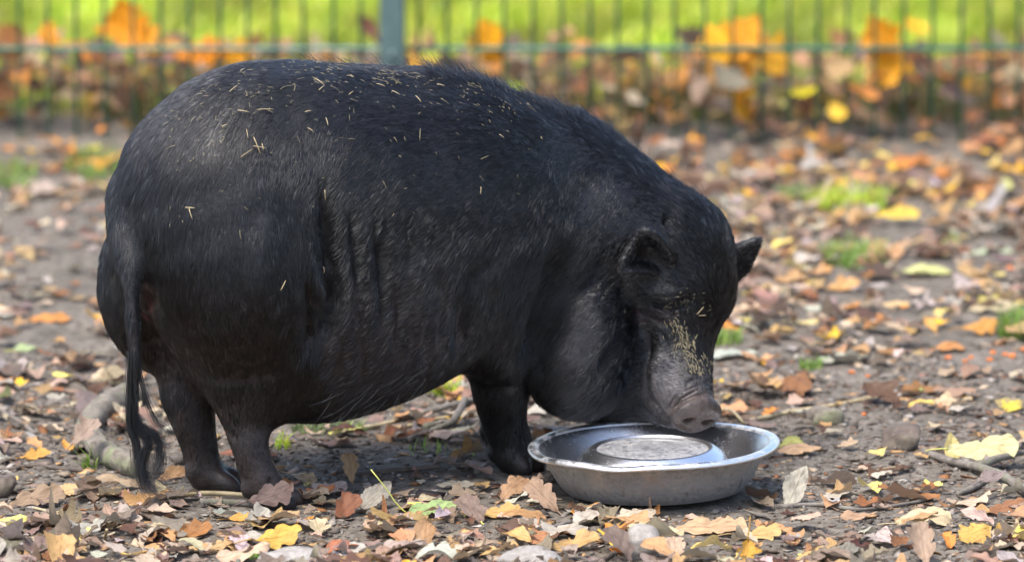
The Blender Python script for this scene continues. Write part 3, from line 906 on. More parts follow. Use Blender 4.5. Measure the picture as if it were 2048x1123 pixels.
tag(bowl, 'large shallow stainless steel feeding bowl with muddy outside, under the pig snout', 'bowl')
V, Fq = lathe(smooth_profile([(0.001, 0.0055), (0.06, 0.0055), (0.100, 0.006), (0.112, 0.0085), (0.122, 0.020), (0.132, 0.036), (0.141, 0.0500), (0.1465, 0.0570)]))
mesh_obj('inner_wall', dent(V), Fq, m_in, bowl)
V, Fq = lathe(smooth_profile([(0.1485, 0.0555), (0.1445, 0.0485), (0.1355, 0.034), (0.126, 0.017), (0.116, 0.004), (0.106, 0.0), (0.06, 0.0015), (0.001, 0.0015)]))
mesh_obj('outer_wall', dent(V), Fq, m_out, bowl)
V, Fq = lathe(smooth_profile([(0.1460, 0.0565), (0.1475, 0.0590), (0.151, 0.0603), (0.156, 0.0600), (0.1592, 0.0582), (0.1600, 0.0555), (0.1585, 0.0538), (0.1530, 0.0548), (0.1480, 0.0550)]))
mesh_obj('rolled_rim', dent(V), Fq, m_rim, bowl)
inner = empty('upturned_bowl', (at(1306, 902, BOWL_C[1])[0], BOWL_C[1] + 0.004, 0.0145))
inner.rotation_euler = (math.radians(0.5), math.radians(-1.2), 0.6)
tag(inner, 'smaller steel bowl lying upside down inside the large feeding bowl', 'bowl')
V, Fq = lathe(smooth_profile([(0.1060, -0.003), (0.1055, 0.0), (0.1025, 0.002), (0.1000, 0.010), (0.0970, 0.022), (0.0905, 0.033), (0.0800, 0.0405), (0.0745, 0.0422), (0.0725, 0.0412), (0.0710, 0.0400)]))
mesh_obj('shell', V, Fq, m_in, inner)
V, Fq = lathe(smooth_profile([(0.0712, 0.0398), (0.0690, 0.0393), (0.060, 0.0390), (0.057, 0.0397), (0.054, 0.0390), (0.03, 0.0392), (0.001, 0.0393)]))
mesh_obj('base_plate', V, Fq, m_base, inner)
# ------------------------------------------------------------------ leaf shapes
def leaf_template(kind, rows, cols, seed, curl=1.0):
    """unit leaf along +y (length 1), returns verts, quads, luv"""
    r = np.random.default_rng(seed)
    v = np.linspace(0, 1, rows + 1); u = np.linspace(-1, 1, cols + 1)
    if kind == 'oak':
        n = r.uniform(2.6, 3.6); ph = r.uniform(-.15, .15)
        w = 0.31 * np.sin(np.pi * np.clip(v, 0.001, .999)) ** .6 * (0.62 + .55 * v) * (0.50 + .50 * np.abs(np.cos(np.pi * (n * v + ph))) ** .55)
    elif kind == 'oval':
        w = 0.25 * np.sin(np.pi * v) ** .75 * (1.12 - .35 * v)
        w = w * (1 + .05 * np.sin(v * 70 + r.uniform(0, 6)))
    elif kind == 'maple':
        w = 0.5 * np.interp(v, [0, .1, .2, .32, .42, .5, .58, .68, .8, .9, 1], [.06, .55, .42, .95, 1.0, .52, .55, .75, .36, .18, .01])
    else:  # torn scrap
        w = 0.33 * np.sin(np.pi * np.clip(v, .03, .95)) ** .5 * (1 + .35 * np.sin(v * 9 + r.uniform(0, 6)))
    U, Vv = np.meshgrid(u, v)
    W = np.repeat(w[:, None], cols + 1, 1)
    asym = 1 + .15 * np.sin(Vv * 6 + r.uniform(0, 6)) * np.sign(U) + r.normal(0, .05, U.shape)
    x = U * W * asym
    if kind == 'oak':   # lobes sweep forward
        y = Vv + .10 * np.abs(U) ** 1.5 * np.abs(W) / .3
    elif kind == 'maple':
        y = Vv + .16 * np.abs(U) ** 1.3 * (Vv < .6) * W * 2
    else:
        y = Vv.copy()
    z = curl * (r.uniform(-.25, .9) * x ** 2 * 2.2 + r.uniform(-.1, .22) * np.abs(x) + r.uniform(-.35, .55) * (Vv - .5) ** 2
         + r.uniform(.02, .06) * np.sin(Vv * r.uniform(4, 9) + r.uniform(0, 6)) * U + .018 * np.sin(x * 17 + y * 13 + r.uniform(0, 6)) + .012 * np.sin(x * 31 - y * 23 + r.uniform(0, 6)))
    roll = curl * r.uniform(-.7, .7) * (1 if r.random() < .5 else .25)
    a = roll * (Vv - .5)
    y2 = .5 + (y - .5) * np.cos(a) - z * np.sin(a); z2 = (y - .5) * np.sin(a) + z * np.cos(a)
    side = curl * r.uniform(-.5, 1.1) * (1 if r.random() < .4 else .3)
    b_ = side * x / .3
    x2 = x * np.cos(b_ * .6); z3 = z2 + x * np.sin(b_ * .6)
    P = np.stack([x2, y2 - .5, z3], -1).reshape(-1, 3)
    P[:, 2] -= np.percentile(P[:, 2], 8)
    i, j = np.meshgrid(np.arange(rows), np.arange(cols), indexing='ij')
    q = (i * (cols + 1) + j).ravel()
    Q = np.stack([q, q + 1, q + cols + 2, q + cols + 1], 1)
    luv = np.stack([U * W / .3, Vv, np.full_like(U, r.random())], -1).reshape(-1, 3)
    return P, Q, luv
m_leaf, nt, b = new_mat('dry_leaf')
ac = N(nt, 'ShaderNodeAttribute', attribute_name='col'); au = N(nt, 'ShaderNodeAttribute', attribute_name='luv')
sx = N(nt, 'ShaderNodeSeparateXYZ'); L(nt, au.outputs['Vector'], sx.inputs[0])
absu = N(nt, 'ShaderNodeMath', operation='ABSOLUTE'); L(nt, sx.outputs[0], absu.inputs[0])
mid = N(nt, 'ShaderNodeMapRange'); mid.inputs[1].default_value = .02; mid.inputs[2].default_value = .05; mid.inputs[3].default_value = 1; mid.inputs[4].default_value = 0
L(nt, absu.outputs[0], mid.inputs[0])
k = N(nt, 'ShaderNodeMath', operation='MULTIPLY_ADD'); L(nt, absu.outputs[0], k.inputs[0]); k.inputs[1].default_value = -.28; L(nt, sx.outputs[1], k.inputs[2])
k2 = N(nt, 'ShaderNodeMath', operation='MULTIPLY'); L(nt, k.outputs[0], k2.inputs[0]); k2.inputs[1].default_value = 52.0
sn = N(nt, 'ShaderNodeMath', operation='SINE'); L(nt, k2.outputs[0], sn.inputs[0])
ve = N(nt, 'ShaderNodeMapRange'); ve.inputs[1].default_value = .93; ve.inputs[2].default_value = 1.0; ve.inputs[3].default_value = 0; ve.inputs[4].default_value = .6
L(nt, sn.outputs[0], ve.inputs[0])
vein = N(nt, 'ShaderNodeMath', operation='MAXIMUM'); L(nt, mid.outputs[0], vein.inputs[0]); L(nt, ve.outputs[0], vein.inputs[1])
cxyz = N(nt, 'ShaderNodeVectorMath', operation='SCALE'); cxyz.inputs['Scale'].default_value = 3.0; L(nt, au.outputs['Vector'], cxyz.inputs[0])
n1 = noise(nt, 1.6, 6, .65, cxyz.outputs[0]); n2 = noise(nt, 9, 5, .7, cxyz.outputs[0])
r1 = ramp(nt, n1.outputs[0], [(.3, (.60, .52, .44)), (.5, (1, 1, 1)), (.75, (1.22, 1.15, 1.05))])
c1 = mix(nt, 1.0, ac.outputs['Color'], r1.outputs[0], 'MULTIPLY')
r2 = ramp(nt, n2.outputs[0], [(.62, (0,) * 3), (.74, (.75,) * 3)])
c2 = mix(nt, r2.outputs[0], c1, (.09, .05, .028, 1))
vf = N(nt, 'ShaderNodeMath', operation='MULTIPLY'); L(nt, vein.outputs[0], vf.inputs[0]); vf.inputs[1].default_value = .45
vc = mix(nt, 1.0, ac.outputs['Color'], (.62, .52, .42, 1), 'MULTIPLY')
c3 = mix(nt, vf.outputs[0], c2, vc)
geo = N(nt, 'ShaderNodeNewGeometry')
c4 = mix(nt, geo.outputs['Backfacing'], c3, mix(nt, .35, c3, (.42, .36, .30, 1)))
L(nt, c4, b.inputs['Base Color']); b.inputs['Roughness'].default_value = .55; b.inputs['Specular IOR Level'].default_value = .35
L(nt, bump(nt, vein.outputs[0], .5, .0008, bump(nt, n2.outputs[0], .5, .0012)), b.inputs['Normal'])
tr = N(nt, 'ShaderNodeBsdfTranslucent'); L(nt, c4, tr.inputs[0])
ms = N(nt, 'ShaderNodeMixShader'); ms.inputs[0].default_value = .22
L(nt, b.outputs[0], ms.inputs[1]); L(nt, tr.outputs[0], ms.inputs[2]); L(nt, ms.outputs[0], nt.nodes['Material Output'].inputs['Surface'])
m_stem, nt, b = new_mat('leaf_stalk')
ac = N(nt, 'ShaderNodeAttribute', attribute_name='col'); L(nt, ac.outputs['Color'], b.inputs['Base Color']); b.inputs['Roughness'].default_value = .6

COLOURS = {  # real leaf colours (linear)
    'tan': (.42, .25, .115), 'pale beige': (.46, .36, .25), 'grey-brown': (.22, .165, .125), 'dark brown': (.105, .052, .030), 'rust brown': (.25, .11, .042),
    'orange': (.58, .235, .045), 'golden yellow': (.74, .42, .035), 'pale yellow': (.68, .53, .16), 'pinkish brown': (.30, .20, .14), 'faded grey': (.40, .355, .31), 'greenish': (.34, .40, .13)}
CN = list(COLOURS)
W_FRONT = np.array([.16, .19, .25, .09, .06, .018, .010, .03, .10, .17, .006])
W_BACK = np.array([.21, .19, .21, .09, .09, .032, .018, .03, .14, .10, .01])
W_FENCE = np.array([.20, .05, .10, .13, .19, .17, .08, .02, .05, .0, .01])
def density(px, py):
    if py > 1030: return 1.2 if px < 1560 else .9
    if py > 985: return .7 if px < 620 else (.85 if px < 1120 else (.7 if px < 1500 else .40))
    if py > 880: return .85 if px < 190 else (.22 if px < 560 else (.26 if px < 930 else (.7 if px < 1120 else (.20 if px < 1850 else .42))))
    if py > 760: return .95 if px < 300 else (.4 if px < 800 else (.8 if px < 1150 else .42))
    if py > 690: return .62 if px < 350 else .5
    if py > 400: return (.30 if px < 400 else (1.25 if py < 520 else 1.05))
    if py > 300: return (.55 if px < 400 else 1.3)
    if py > 225: return 1.25
    if py > 150: return 1.0
    if py > 100: return .55
    return .20
pig_mask = np.zeros((1123 // 8 + 2, 2048 // 8 + 2), bool)
ok = (ppx > 0) & (ppx < 2048) & (ppy > 0) & (ppy < 1123)
pig_mask[(ppy[ok] / 8).astype(int), (ppx[ok] / 8).astype(int)] = True
TEMPL = {}
def templ(kind, lod, n):
    key = (kind, lod, n)
    if key not in TEMPL:
        rc = {'hi': (22, 6), 'mid': (13, 4), 'low': (8, 2)}[lod]
        TEMPL[key] = leaf_template(kind, *rc, seed=hash((kind, n)) % 1 + n * 7 + {'oak': 1, 'oval': 2, 'maple': 3, 'scrap': 4}[kind] * 1000)
    return TEMPL[key]
def rot(yaw, tilt, tdir, roll=0.0):
    return np.array(Matrix.Rotation(tdir, 3, 'Z') @ Matrix.Rotation(tilt, 3, 'X') @ Matrix.Rotation(-tdir, 3, 'Z') @ Matrix.Rotation(yaw, 3, 'Z') @ Matrix.Rotation(roll, 3, 'Y'))
BR = 0.128
KEEP_CLEAR = [(*ground_at(1288, 1095)[:2], .026, .03), (*ground_at(580, 1116)[:2], .03, .03), (*ground_at(1704, 746)[:2], .02, .03), (*ground_at(1970, 716)[:2], .05, .05)]
def blocked(x, y, r=0.0):
    if math.hypot(x - BOWL_C[0], y - BOWL_C[1]) < BR + r: return True
    return any(abs(x - h[0]) < .045 and -.075 < y - h[1] < .04 for h in HOOF_XY) or any(abs(x - q[0]) < q[2] and -.05 - q[3] < y - q[1] < q[3] for q in KEEP_CLEAR)
def jitter(c, s=.12):
    f = RNG.normal(1, s)
    return np.clip(np.array(c) * f * RNG.normal(1, .06, 3), .01, .9)

# ---- leaves one can point at: (px, py, length px, kind, colour, yaw deg, tilt deg, tilt dir deg, lift m, label)
HERO = [
    (700, 945, 58, 'oak', 'tan', 10, 62, 0, .014, 'tan lobed oak leaf standing upright on bare soil under the pig belly'),
    (553, 1078, 100, 'oak', 'golden yellow', -62, 42, 8, .012, 'large yellow-tan oak leaf below the near hind hoof'),
    (868, 1016, 100, 'oval', (.36, .50, .17), -65, 32, 10, .010, 'fresh pale green toothed leaf with long yellow stalk'),
    (545, 988, 90, 'oak', (.17, .105, .088), -80, 52, -15, .022, 'purplish brown oak leaf leaning on the near hind hoof'),
    (692, 1014, 78, 'oak', (.26, .085, .03), -30, 55, 15, .014, 'dark rust curled leaf between hind hoof and green leaf'),
    (752, 1000, 82, 'oval', (.36, .32, .25), -38, 48, 10, .012, 'crumpled grey-beige leaf standing beside the dark rust leaf'),
    (1905, 898, 60, 'oval', (.66, .53, .16), 15, 60, 10, .012, 'yellow upright leaf half of the pale curled pair at the right'),
    (1968, 893, 130, 'oak', (.66, .60, .27), -82, 40, 0, .024, 'big pale yellow-green curled leaf above the right twig'),
    (1592, 985, 90, 'oval', (.44, .40, .31), -22, 55, 5, .012, 'grey-beige leaf standing up right of the bowl'),
    (1850, 1025, 105, 'oak', (.72, .55, .30), -82, 35, 0, .012, 'cream yellow lobed leaf with curled edge on bare soil'),
    (1952, 1058, 78, 'maple', (.72, .42, .06), -50, 35, 15, .010, 'golden jagged maple leaf near the lower right corner'),
    (1495, 1087, 46, 'maple', (.80, .42, .02), 175, 68, 0, .016, 'small bright yellow leaf with upright stalk in front of bowl'),
    (1465, 702, 105, 'oval', (.48, .52, .42), -85, 6, 0, .006, 'flat pale green-grey leaf behind the pig snout'),
    (1682, 566, 75, 'oak', (.70, .36, .10), -60, 25, 10, .012, 'orange-tan leaf on soil right of the pig ear'),
    (1850, 547, 105, 'oval', (.62, .62, .20), -86, 8, 0, .006, 'long flat yellow-green leaf below the second grass patch'),
    (1988, 491, 80, 'oval', (.55, .64, .40), -80, 10, 0, .008, 'pale mint green leaf near the right edge'),
    (1790, 428, 92, 'oak', (.78, .52, .02), -80, 22, 0, .022, 'bright yellow leaf resting on the upper grass patch'),
    (1612, 637, 55, 'oval', (.80, .62, .25), -85, 16, 0, .010, 'pale cream yellow oval leaf in the middle right litter'),
    (1958, 652, 75, 'oak', (.68, .30, .03), -65, 38, 8, .014, 'orange lobed leaf beside the right edge grass tuft'),
    (571, 966, 62, 'oval', (.50, .20, .055), -62, 28, 0, .008, 'orange-brown oval leaf just right of the near hind hoof'),
    (606, 948, 55, 'oak', (.58, .40, .22), -120, 25, 0, .010, 'small pale tan curled leaf left of the upright oak leaf'),
    (688, 1088, 72, 'oval', (.48, .155, .06), -72, 22, 0, .012, 'reddish orange smooth oval leaf in the front litter'),
    (385, 1044, 78, 'oak', (.42, .17, .03), -60, 40, 10, .014, 'rust orange curled oak leaf below the far hind hoof'),
    (1588, 876, 62, 'oval', (.62, .60, .13), -86, 12, 0, .012, 'yellow-green oval leaf touching the right bowl rim'),
    (1600, 900, 85, 'oval', (.66, .40, .20), -80, 14, 0, .004, 'pale orange leaf just right of the bowl rim'),
    (1715, 1020, 70, 'oval', (.52, .31, .17), -72, 20, 0, .006, 'pinkish tan rectangular leaf on bare soil right of bowl'),
    (2008, 1002, 90, 'oak', (.34, .14, .045), -70, 30, 0, .012, 'rust brown curled leaf at the right edge under the twig'),
    (1985, 950, 62, 'oval', (.28, .21, .19), -50, 40, 10, .026, 'mauve grey leaf hanging over the right twig'),
    (182, 300, 42, 'oval', (.82, .70, .03), -70, 22, 0, .015, 'bright yellow leaf on the far left grass patch'),
    (55, 682, 58, 'oval', (.40, .50, .22), -70, 15, 0, .006, 'pale green leaf on bare soil at the left edge'),
    (100, 622, 82, 'oak', (.66, .26, .03), -80, 18, 0, .008, 'orange leaf lying on bare soil left of the tail'),
    (1425, 1040, 130, 'oak', (.60, .38, .19), -86, 28, 0, .008, 'tan scalloped oak leaf right in front of the bowl'),
    (1512, 1046, 95, 'oak', (.62, .40, .12), -70, 24, 0, .010, 'yellow-tan curled leaf in front of the right bowl side'),
    (1845, 1102, 95, 'oak', (.44, .30, .20), 5, 42, 0, .010, 'broad pinkish beige leaf standing at the front right'),
    (1150, 1075, 105, 'oak', (.60, .36, .11), -60, 20, 0, .012, 'golden tan oak leaf left of the grey stone'),
    (1240, 1100, 90, 'oak', (.19, .13, .10), 30, 50, 30, .014, 'dark brown curled leaf touching the grey stone'),
    (1350, 1095, 80, 'oak', (.58, .40, .26), 0, 36, 0, .010, 'pale tan leaf right of the grey stone'),
    (1030, 975, 88, 'oak', (.44, .25, .12), -30, 40, 20, .016, 'tan brown oak leaf piled against the left bowl side'),
    (1085, 995, 85, 'oak', (.36, .22, .13), 35, 48, -10, .016, 'brown leaf leaning against the bowl'),
    (1000, 1010, 80, 'oak', (.62, .38, .10), -75, 28, 0, .014, 'golden tan leaf between the green leaf and the bowl'),
    (945, 1012, 92, 'oak', (.25, .17, .13), 20, 36, 0, .016, 'crumpled brown leaf overlapping the green leaf'),
    (480, 1022, 50, 'oak', (.75, .36, .04), -80, 30, 0, .012, 'small orange-yellow curled leaf under the near hind hoof'),
    (410, 1078, 90, 'oak', (.62, .40, .16), -78, 16, 0, .010, 'cream and tan leaf lying in the front left litter'),
    (75, 975, 110, 'oak', (.36, .24, .14), -60, 38, 10, .016, 'large brown curled leaf left of the tail tip'),
    (130, 955, 85, 'oval', (.66, .42, .17), -75, 20, 0, .016, 'cream orange leaf below the mossy branch'),
    (350, 930, 72, 'oval', (.66, .36, .14), -55, 30, 0, .012, 'pale orange leaf right of the tail tuft'),
    (70, 895, 62, 'oak', (.70, .34, .03), -70, 30, 0, .012, 'bright orange-yellow leaf left of the mossy branch'),
    (170, 860, 80, 'oak', (.38, .27, .20), -30, 42, 0, .046, 'dry brown leaf draped over the mossy branch'),
    (1605, 183, 58, 'oval', (.85, .72, .01), -75, 40, 0, .04, 'bright lemon yellow leaf at the foot of the fence'),
    (1022, 178, 60, 'oval', (.50, .62, .03), -60, 40, 0, .03, 'yellow-green leaf showing just above the pig back'),
    (1430, 85, 95, 'maple', (.90, .46, .01), 20, 60, 0, .05, 'golden maple leaf, left one of the big bright clump at the fence'),
    (1490, 72, 110, 'maple', (.88, .36, .01), -30, 65, 0, .05, 'large orange maple leaf topping the bright clump at the fence'),
    (1530, 110, 105, 'maple', (.88, .44, .03), 50, 60, 0, .05, 'yellow-orange maple leaf, right one of the bright clump at the fence'),
    (1460, 135, 100, 'maple', (.86, .40, .03), 80, 55, 0, .04, 'orange maple leaf under the bright clump at the fence'),
    (1485, 200, 85, 'oak', (.82, .36, .01), 10, 60, 0, .04, 'orange leaf upright at the fence foot below the bright clump'),
    (1760, 70, 95, 'maple', (.82, .33, .01), 30, 62, 0, .05, 'orange maple leaf caught in the right part of the fence'),
    (1780, 125, 100, 'maple', (.84, .38, .01), -20, 60, 0, .04, 'yellow-orange leaf low in the right part of the fence'),
    (1830, 50, 60, 'oval', (.86, .50, .02), 60, 50, 0, .04, 'small golden leaf on the grass beyond the right fence'),
    (250, 45, 115, 'maple', (.88, .33, .01), 15, 64, 0, .05, 'big orange maple leaf caught in the left part of the fence'),
    (288, 72, 80, 'maple', (.88, .36, .01), -60, 55, 0, .05, 'orange leaf overlapping the big left maple leaf'),
    (975, 75, 90, 'maple', (.88, .40, .01), 20, 60, 0, .04, 'orange leaf in the fence right of the post'),
    (985, 112, 60, 'oak', (.84, .32, .01), -70, 30, 0, .03, 'small orange leaf under the one right of the post'),
    (735, 52, 65, 'oval', (.16, .06, .035), 40, 50, 0, .06, 'dark brown curled leaf left of the fence post'),
    (400, 103, 110, 'oak', (.86, .29, .01), -85, 30, 0, .05, 'orange leaf lying along the fence above the pig rump'),
    (465, 104, 90, 'oak', (.88, .38, .01), -88, 30, 0, .05, 'orange-yellow leaf along the fence just right of its twin'),
    (98, 70, 75, 'oval', (.82, .33, .01), 10, 60, 0, .03, 'narrow orange leaf upright in the far left fence'),
    (20, 80, 85, 'maple', (.40, .16, .05), 40, 50, 0, .04, 'rust maple leaf at the far left end of the fence'),
    (1790, 605, 60, 'oval', (.74, .50, .22), -80, 20, 0, .01, 'cream orange leaf in the right middle litter'),
    (1860, 650, 48, 'oval', (.78, .40, .06), 20, 40, 0, .012, 'small golden leaf left of the orange lobed leaf'),
    (2025, 805, 45, 'maple', (.82, .62, .02), -40, 30, 0, .012, 'small lemon yellow leaf at the right edge'),
    (1895, 690, 70, 'oak', (.62, .26, .05), -80, 18, 0, .008, 'rusty orange leaf above the orange scraps'),
]
def build_leaf(name, kind, col, P_w, luv, Q, parent=None):
    return fast_mesh(name, P_w, Q, m_leaf, parent, attrs=[('col', 'FLOAT_COLOR', rgba(np.tile(np.array(col), (len(P_w), 1)))), ('luv', 'FLOAT_VECTOR', luv)])
hero_xy = []
for i, (px, py, lpx, kind, col, yaw, tilt, tdir, lift, label) in enumerate(HERO):
    c = ground_at(px, py, lift) if py > 230 else at(px, py, FY + .016 + .004 * (i % 5))
    if py < 150: tilt, lpx = RNG.uniform(55, 85), lpx * .88
    elif 'standing' not in label and 'upright' not in label and 'leaning' not in label: tilt *= .7
    d = math.hypot(c[1] + 8, 1.6)
    size = lpx / FPX * d * 1.12
    P_, Q_, luv = leaf_template(kind, 24, 8, 5000 + i, curl=.75)
    R = rot(math.radians(yaw), math.radians(tilt), math.radians(tdir))
    Pw = (P_ - P_.mean(0)) @ R.T * size
    g0 = float(gz(c[0], c[1]))
    low = Pw[:, 2].min() + c[2]
    if py > 230: c[2] += g0 + .001 + (lift > .02) * .012 - low if low < g0 or lift < .02 else 0
    cc = np.array(COLOURS[col] if isinstance(col, str) else col)
    if py > 230: cc = (cc * .86 + cc.mean() * .14) * .80
    root_ = empty('fallen_leaf', c)
    tag(root_, label, 'leaf', 'fallen autumn leaves')
    build_leaf('blade', kind, cc, Pw, luv, Q_, root_)
    # stalk from the blade's base
    basep = (np.array([0, -.5, 0]) - P_.mean(0) + np.array([0, 0, P_[4][2]])) @ R.T * size
    bd = R @ np.array([0, -1, 0.0])
    if 'upright stalk' in label: bd = np.array([0.05, 0, 1.0])
    if 'long yellow stalk' in label: bd = np.array([-.75, -.1, .9])
    Ls = size * (.9 if 'stalk' in label else .3)
    pts = [basep + bd * Ls * t + np.array([RNG.normal(0, .02), 0, (.25 if 'long' in label else -.12) * (t * t - t)]) * Ls for t in np.linspace(-.1, 1, 6)]
    V_, F_ = tube(pts, np.linspace(.0011, .0007, 6), 5)
    st = mesh_obj('stalk', V_, F_, m_stem, root_)
    a = st.data.attributes.new('col', 'FLOAT_COLOR', 'POINT')
    sc_ = cc * .7 if 'green' not in label else np.array([.5, .5, .12])
    a.data.foreach_set('color', np.tile(np.append(sc_, 1), len(V_)).astype(np.float32))
    hero_xy.append((px, py))

# ---- the rest of the litter
ALL = []
def scatter(n, xr, yr):
    for _ in range(n):
        x, y = RNG.uniform(*xr), RNG.uniform(*yr)
        px, py = project(np.array([x, y, 0.0]))
        if RNG.random() > density(float(px), float(py)) / 1.25: continue
        if blocked(x, y, .012): continue
        if y < 2.6 and any(abs(px - q[0]) < q[2] * .62 and -.25 * q[2] < py - q[1] < .55 * q[2] + 12 for q in HERO) and RNG.random() < .85: continue
        fence_zone = 2.77 < y < 3.45
        w = W_FENCE if y > 2.5 else (W_BACK if y > .5 else W_FRONT)
        cn = CN[RNG.choice(len(CN), p=w / w.sum())]
        kind = RNG.choice(['oak', 'oval', 'maple', 'scrap'], p=[.52, .22, .02, .24] if y < 1.0 else [.48, .22, .06, .24] if y < 2.5 else [.35, .2, .35, .10])
        size = float(np.clip(RNG.lognormal(math.log(.040 if y < .2 else .039), .34), .018, .085)) * (1.25 if fence_zone else 1)
        if kind == 'scrap': size *= .7
        tilt = abs(RNG.normal(0, .17)) + (.10 if density(float(px), float(py)) > .7 else 0)
        if fence_zone: tilt += RNG.uniform(0, .8)
        lift = .002 + RNG.random() ** 2 * (.009 if density(float(px), float(py)) > .7 else .004) + (RNG.random() ** 1.3 * .11 if fence_zone else (RNG.random() ** 2 * .03 if 2.6 < y < 2.77 else 0))
        ALL.append((x, y, float(px), float(py), cn, str(kind), size, RNG.uniform(0, 6.28), tilt, RNG.uniform(0, 6.28), lift, int(RNG.integers(0, 24))))
scatter(3500, (-1.05, 1.05), (-.85, -.12))
scatter(2300, (-1.1, 1.1), (-.12, .9))
scatter(6000, (-1.25, 1.25), (.9, 2.6))
scatter(3300, (-1.4, 1.4), (2.6, 4.3))
scatter(700, (-1.6, 1.6), (4.3, 6.5))
def visible(px, py):
    return 8 < px < 2040 and 6 < py < 1117 and not pig_mask[int(py / 8), int(px / 8)] and not (1060 < px < 1560 and 850 < py < 1015)
def shown(a):
    x, y, px, py, cn, kind, size, yaw, tilt, tdir, lift, tn_ = a
    if not visible(px, py) or (y > 2.5): return 0
    return (size / (y + 8)) ** 2 * (.25 + tilt)
order = sorted(range(len(ALL)), key=lambda i: -shown(ALL[i]))
IND = set(i for i in order[:225] if shown(ALL[i]) > 0)
def world_leaf(a, lod):
    x, y, px, py, cn, kind, size, yaw, tilt, tdir, lift, n = a
    P_, Q_, luv = templ(kind, lod, n)
    Pw = P_ @ rot(yaw, tilt, tdir).T * size
    base = float(gz(x, y)) + lift - max(0, -(Pw[:, 2].min()) - .006) * 0
    Pw = Pw + np.array([0, 0, -Pw[:, 2].min() * .8])
    return Pw, Q_, luv, np.array([x, y, base])
SHAPE = {'oak': 'oak leaf', 'oval': 'oval leaf', 'maple': 'maple leaf', 'scrap': 'torn leaf'}
def place_of(px, py):
    col3 = 'left' if px < 683 else ('middle' if px < 1365 else 'right')
    if py > 1040:
        b = int(px / 170)
        return ['in the lower left corner', 'front edge below the tail', 'front edge below far hind hoof', 'front edge below near hind hoof', 'front edge under the belly',
                'front edge below the green leaf', 'front edge left of round stone', 'front edge beside the round stone', 'front edge right of round stone', 'front edge below bowl right end',
                'front edge towards the right', 'front edge near right corner', 'in the lower right corner'][min(b, 12)]
    if py > 960:
        b = int(px / 205)
        return ['at the left edge below the branch', 'below the tail tip', 'beside the near hind hoof', 'between hind hoof and green leaf', 'near the green leaf', 'against the left of the bowl', 'in front of the bowl', 'right of the bowl base',
                'on bare soil right of the bowl', 'under the right twig'][min(b, 9)]
    if py > 800:
        if px < 130: return 'left of the mossy branch'
        if px < 330: return 'around the mossy branch'
        if px < 560: return 'between the hind legs'
        if px < 960: return 'on the soil under the belly'
        if px < 1120: return 'behind the front leg'
        if px < 1700: return 'right of the bowl rim'
        return 'above the right twig'
    if py > 640: return 'left of the hanging tail' if px < 1000 else ('beside the snout' if px < 1620 else ('near the orange scraps' if px > 1830 else 'in the litter right of the snout'))
    if py > 520: return 'on bare ground left of the rump' if px < 1000 else ('right of the far ear' if px < 1750 else 'in the litter near the right edge')
    if py > 380: return 'on the far left ground' if px < 1000 else ('behind the pig neck' if px < 1640 else 'around the right grass patches')
    return 'before the left fence' if px < 1000 else ('before the fence above the neck' if px < 1600 else 'before the right fence')
seen = {}
acc_V, acc_Q, acc_C, acc_U, off = [], [], [], [], 0
for i, a in enumerate(ALL):
    cc = jitter(COLOURS[a[4]])
    if i in IND:
        Pw, Q_, luv, c = world_leaf(a, 'hi')
        o = build_leaf('fallen_leaf', a[5], cc, Pw, luv, Q_)
        o.location = c
        sz = 'small ' if a[6] < .040 else ('large ' if a[6] > .058 else '')
        state = 'lying flat' if a[8] < .2 else ('tilted' if a[8] < .42 else 'propped')
        label = f'{sz}{a[4]} {SHAPE[a[5]]} {state} {place_of(a[2], a[3])}'
        tag(o, label, 'leaf', 'fallen autumn leaves')
        seen[label] = seen.get(label, 0) + 1
    else:
        Pw, Q_, luv, c = world_leaf(a, 'mid' if a[1] < .5 else 'low')
        acc_V.append(Pw + c); acc_Q.append(Q_ + off); off += len(Pw)
        acc_C.append(np.tile(cc, (len(Pw), 1))); acc_U.append(luv)
litter = fast_mesh('leaf_litter', np.concatenate(acc_V), np.concatenate(acc_Q), m_leaf,
                   attrs=[('col', 'FLOAT_COLOR', rgba(np.concatenate(acc_C))), ('luv', 'FLOAT_VECTOR', np.concatenate(acc_U))])
tag(litter, 'mixed brown, tan and orange fallen leaves covering the ground', 'leaves', kind='stuff')
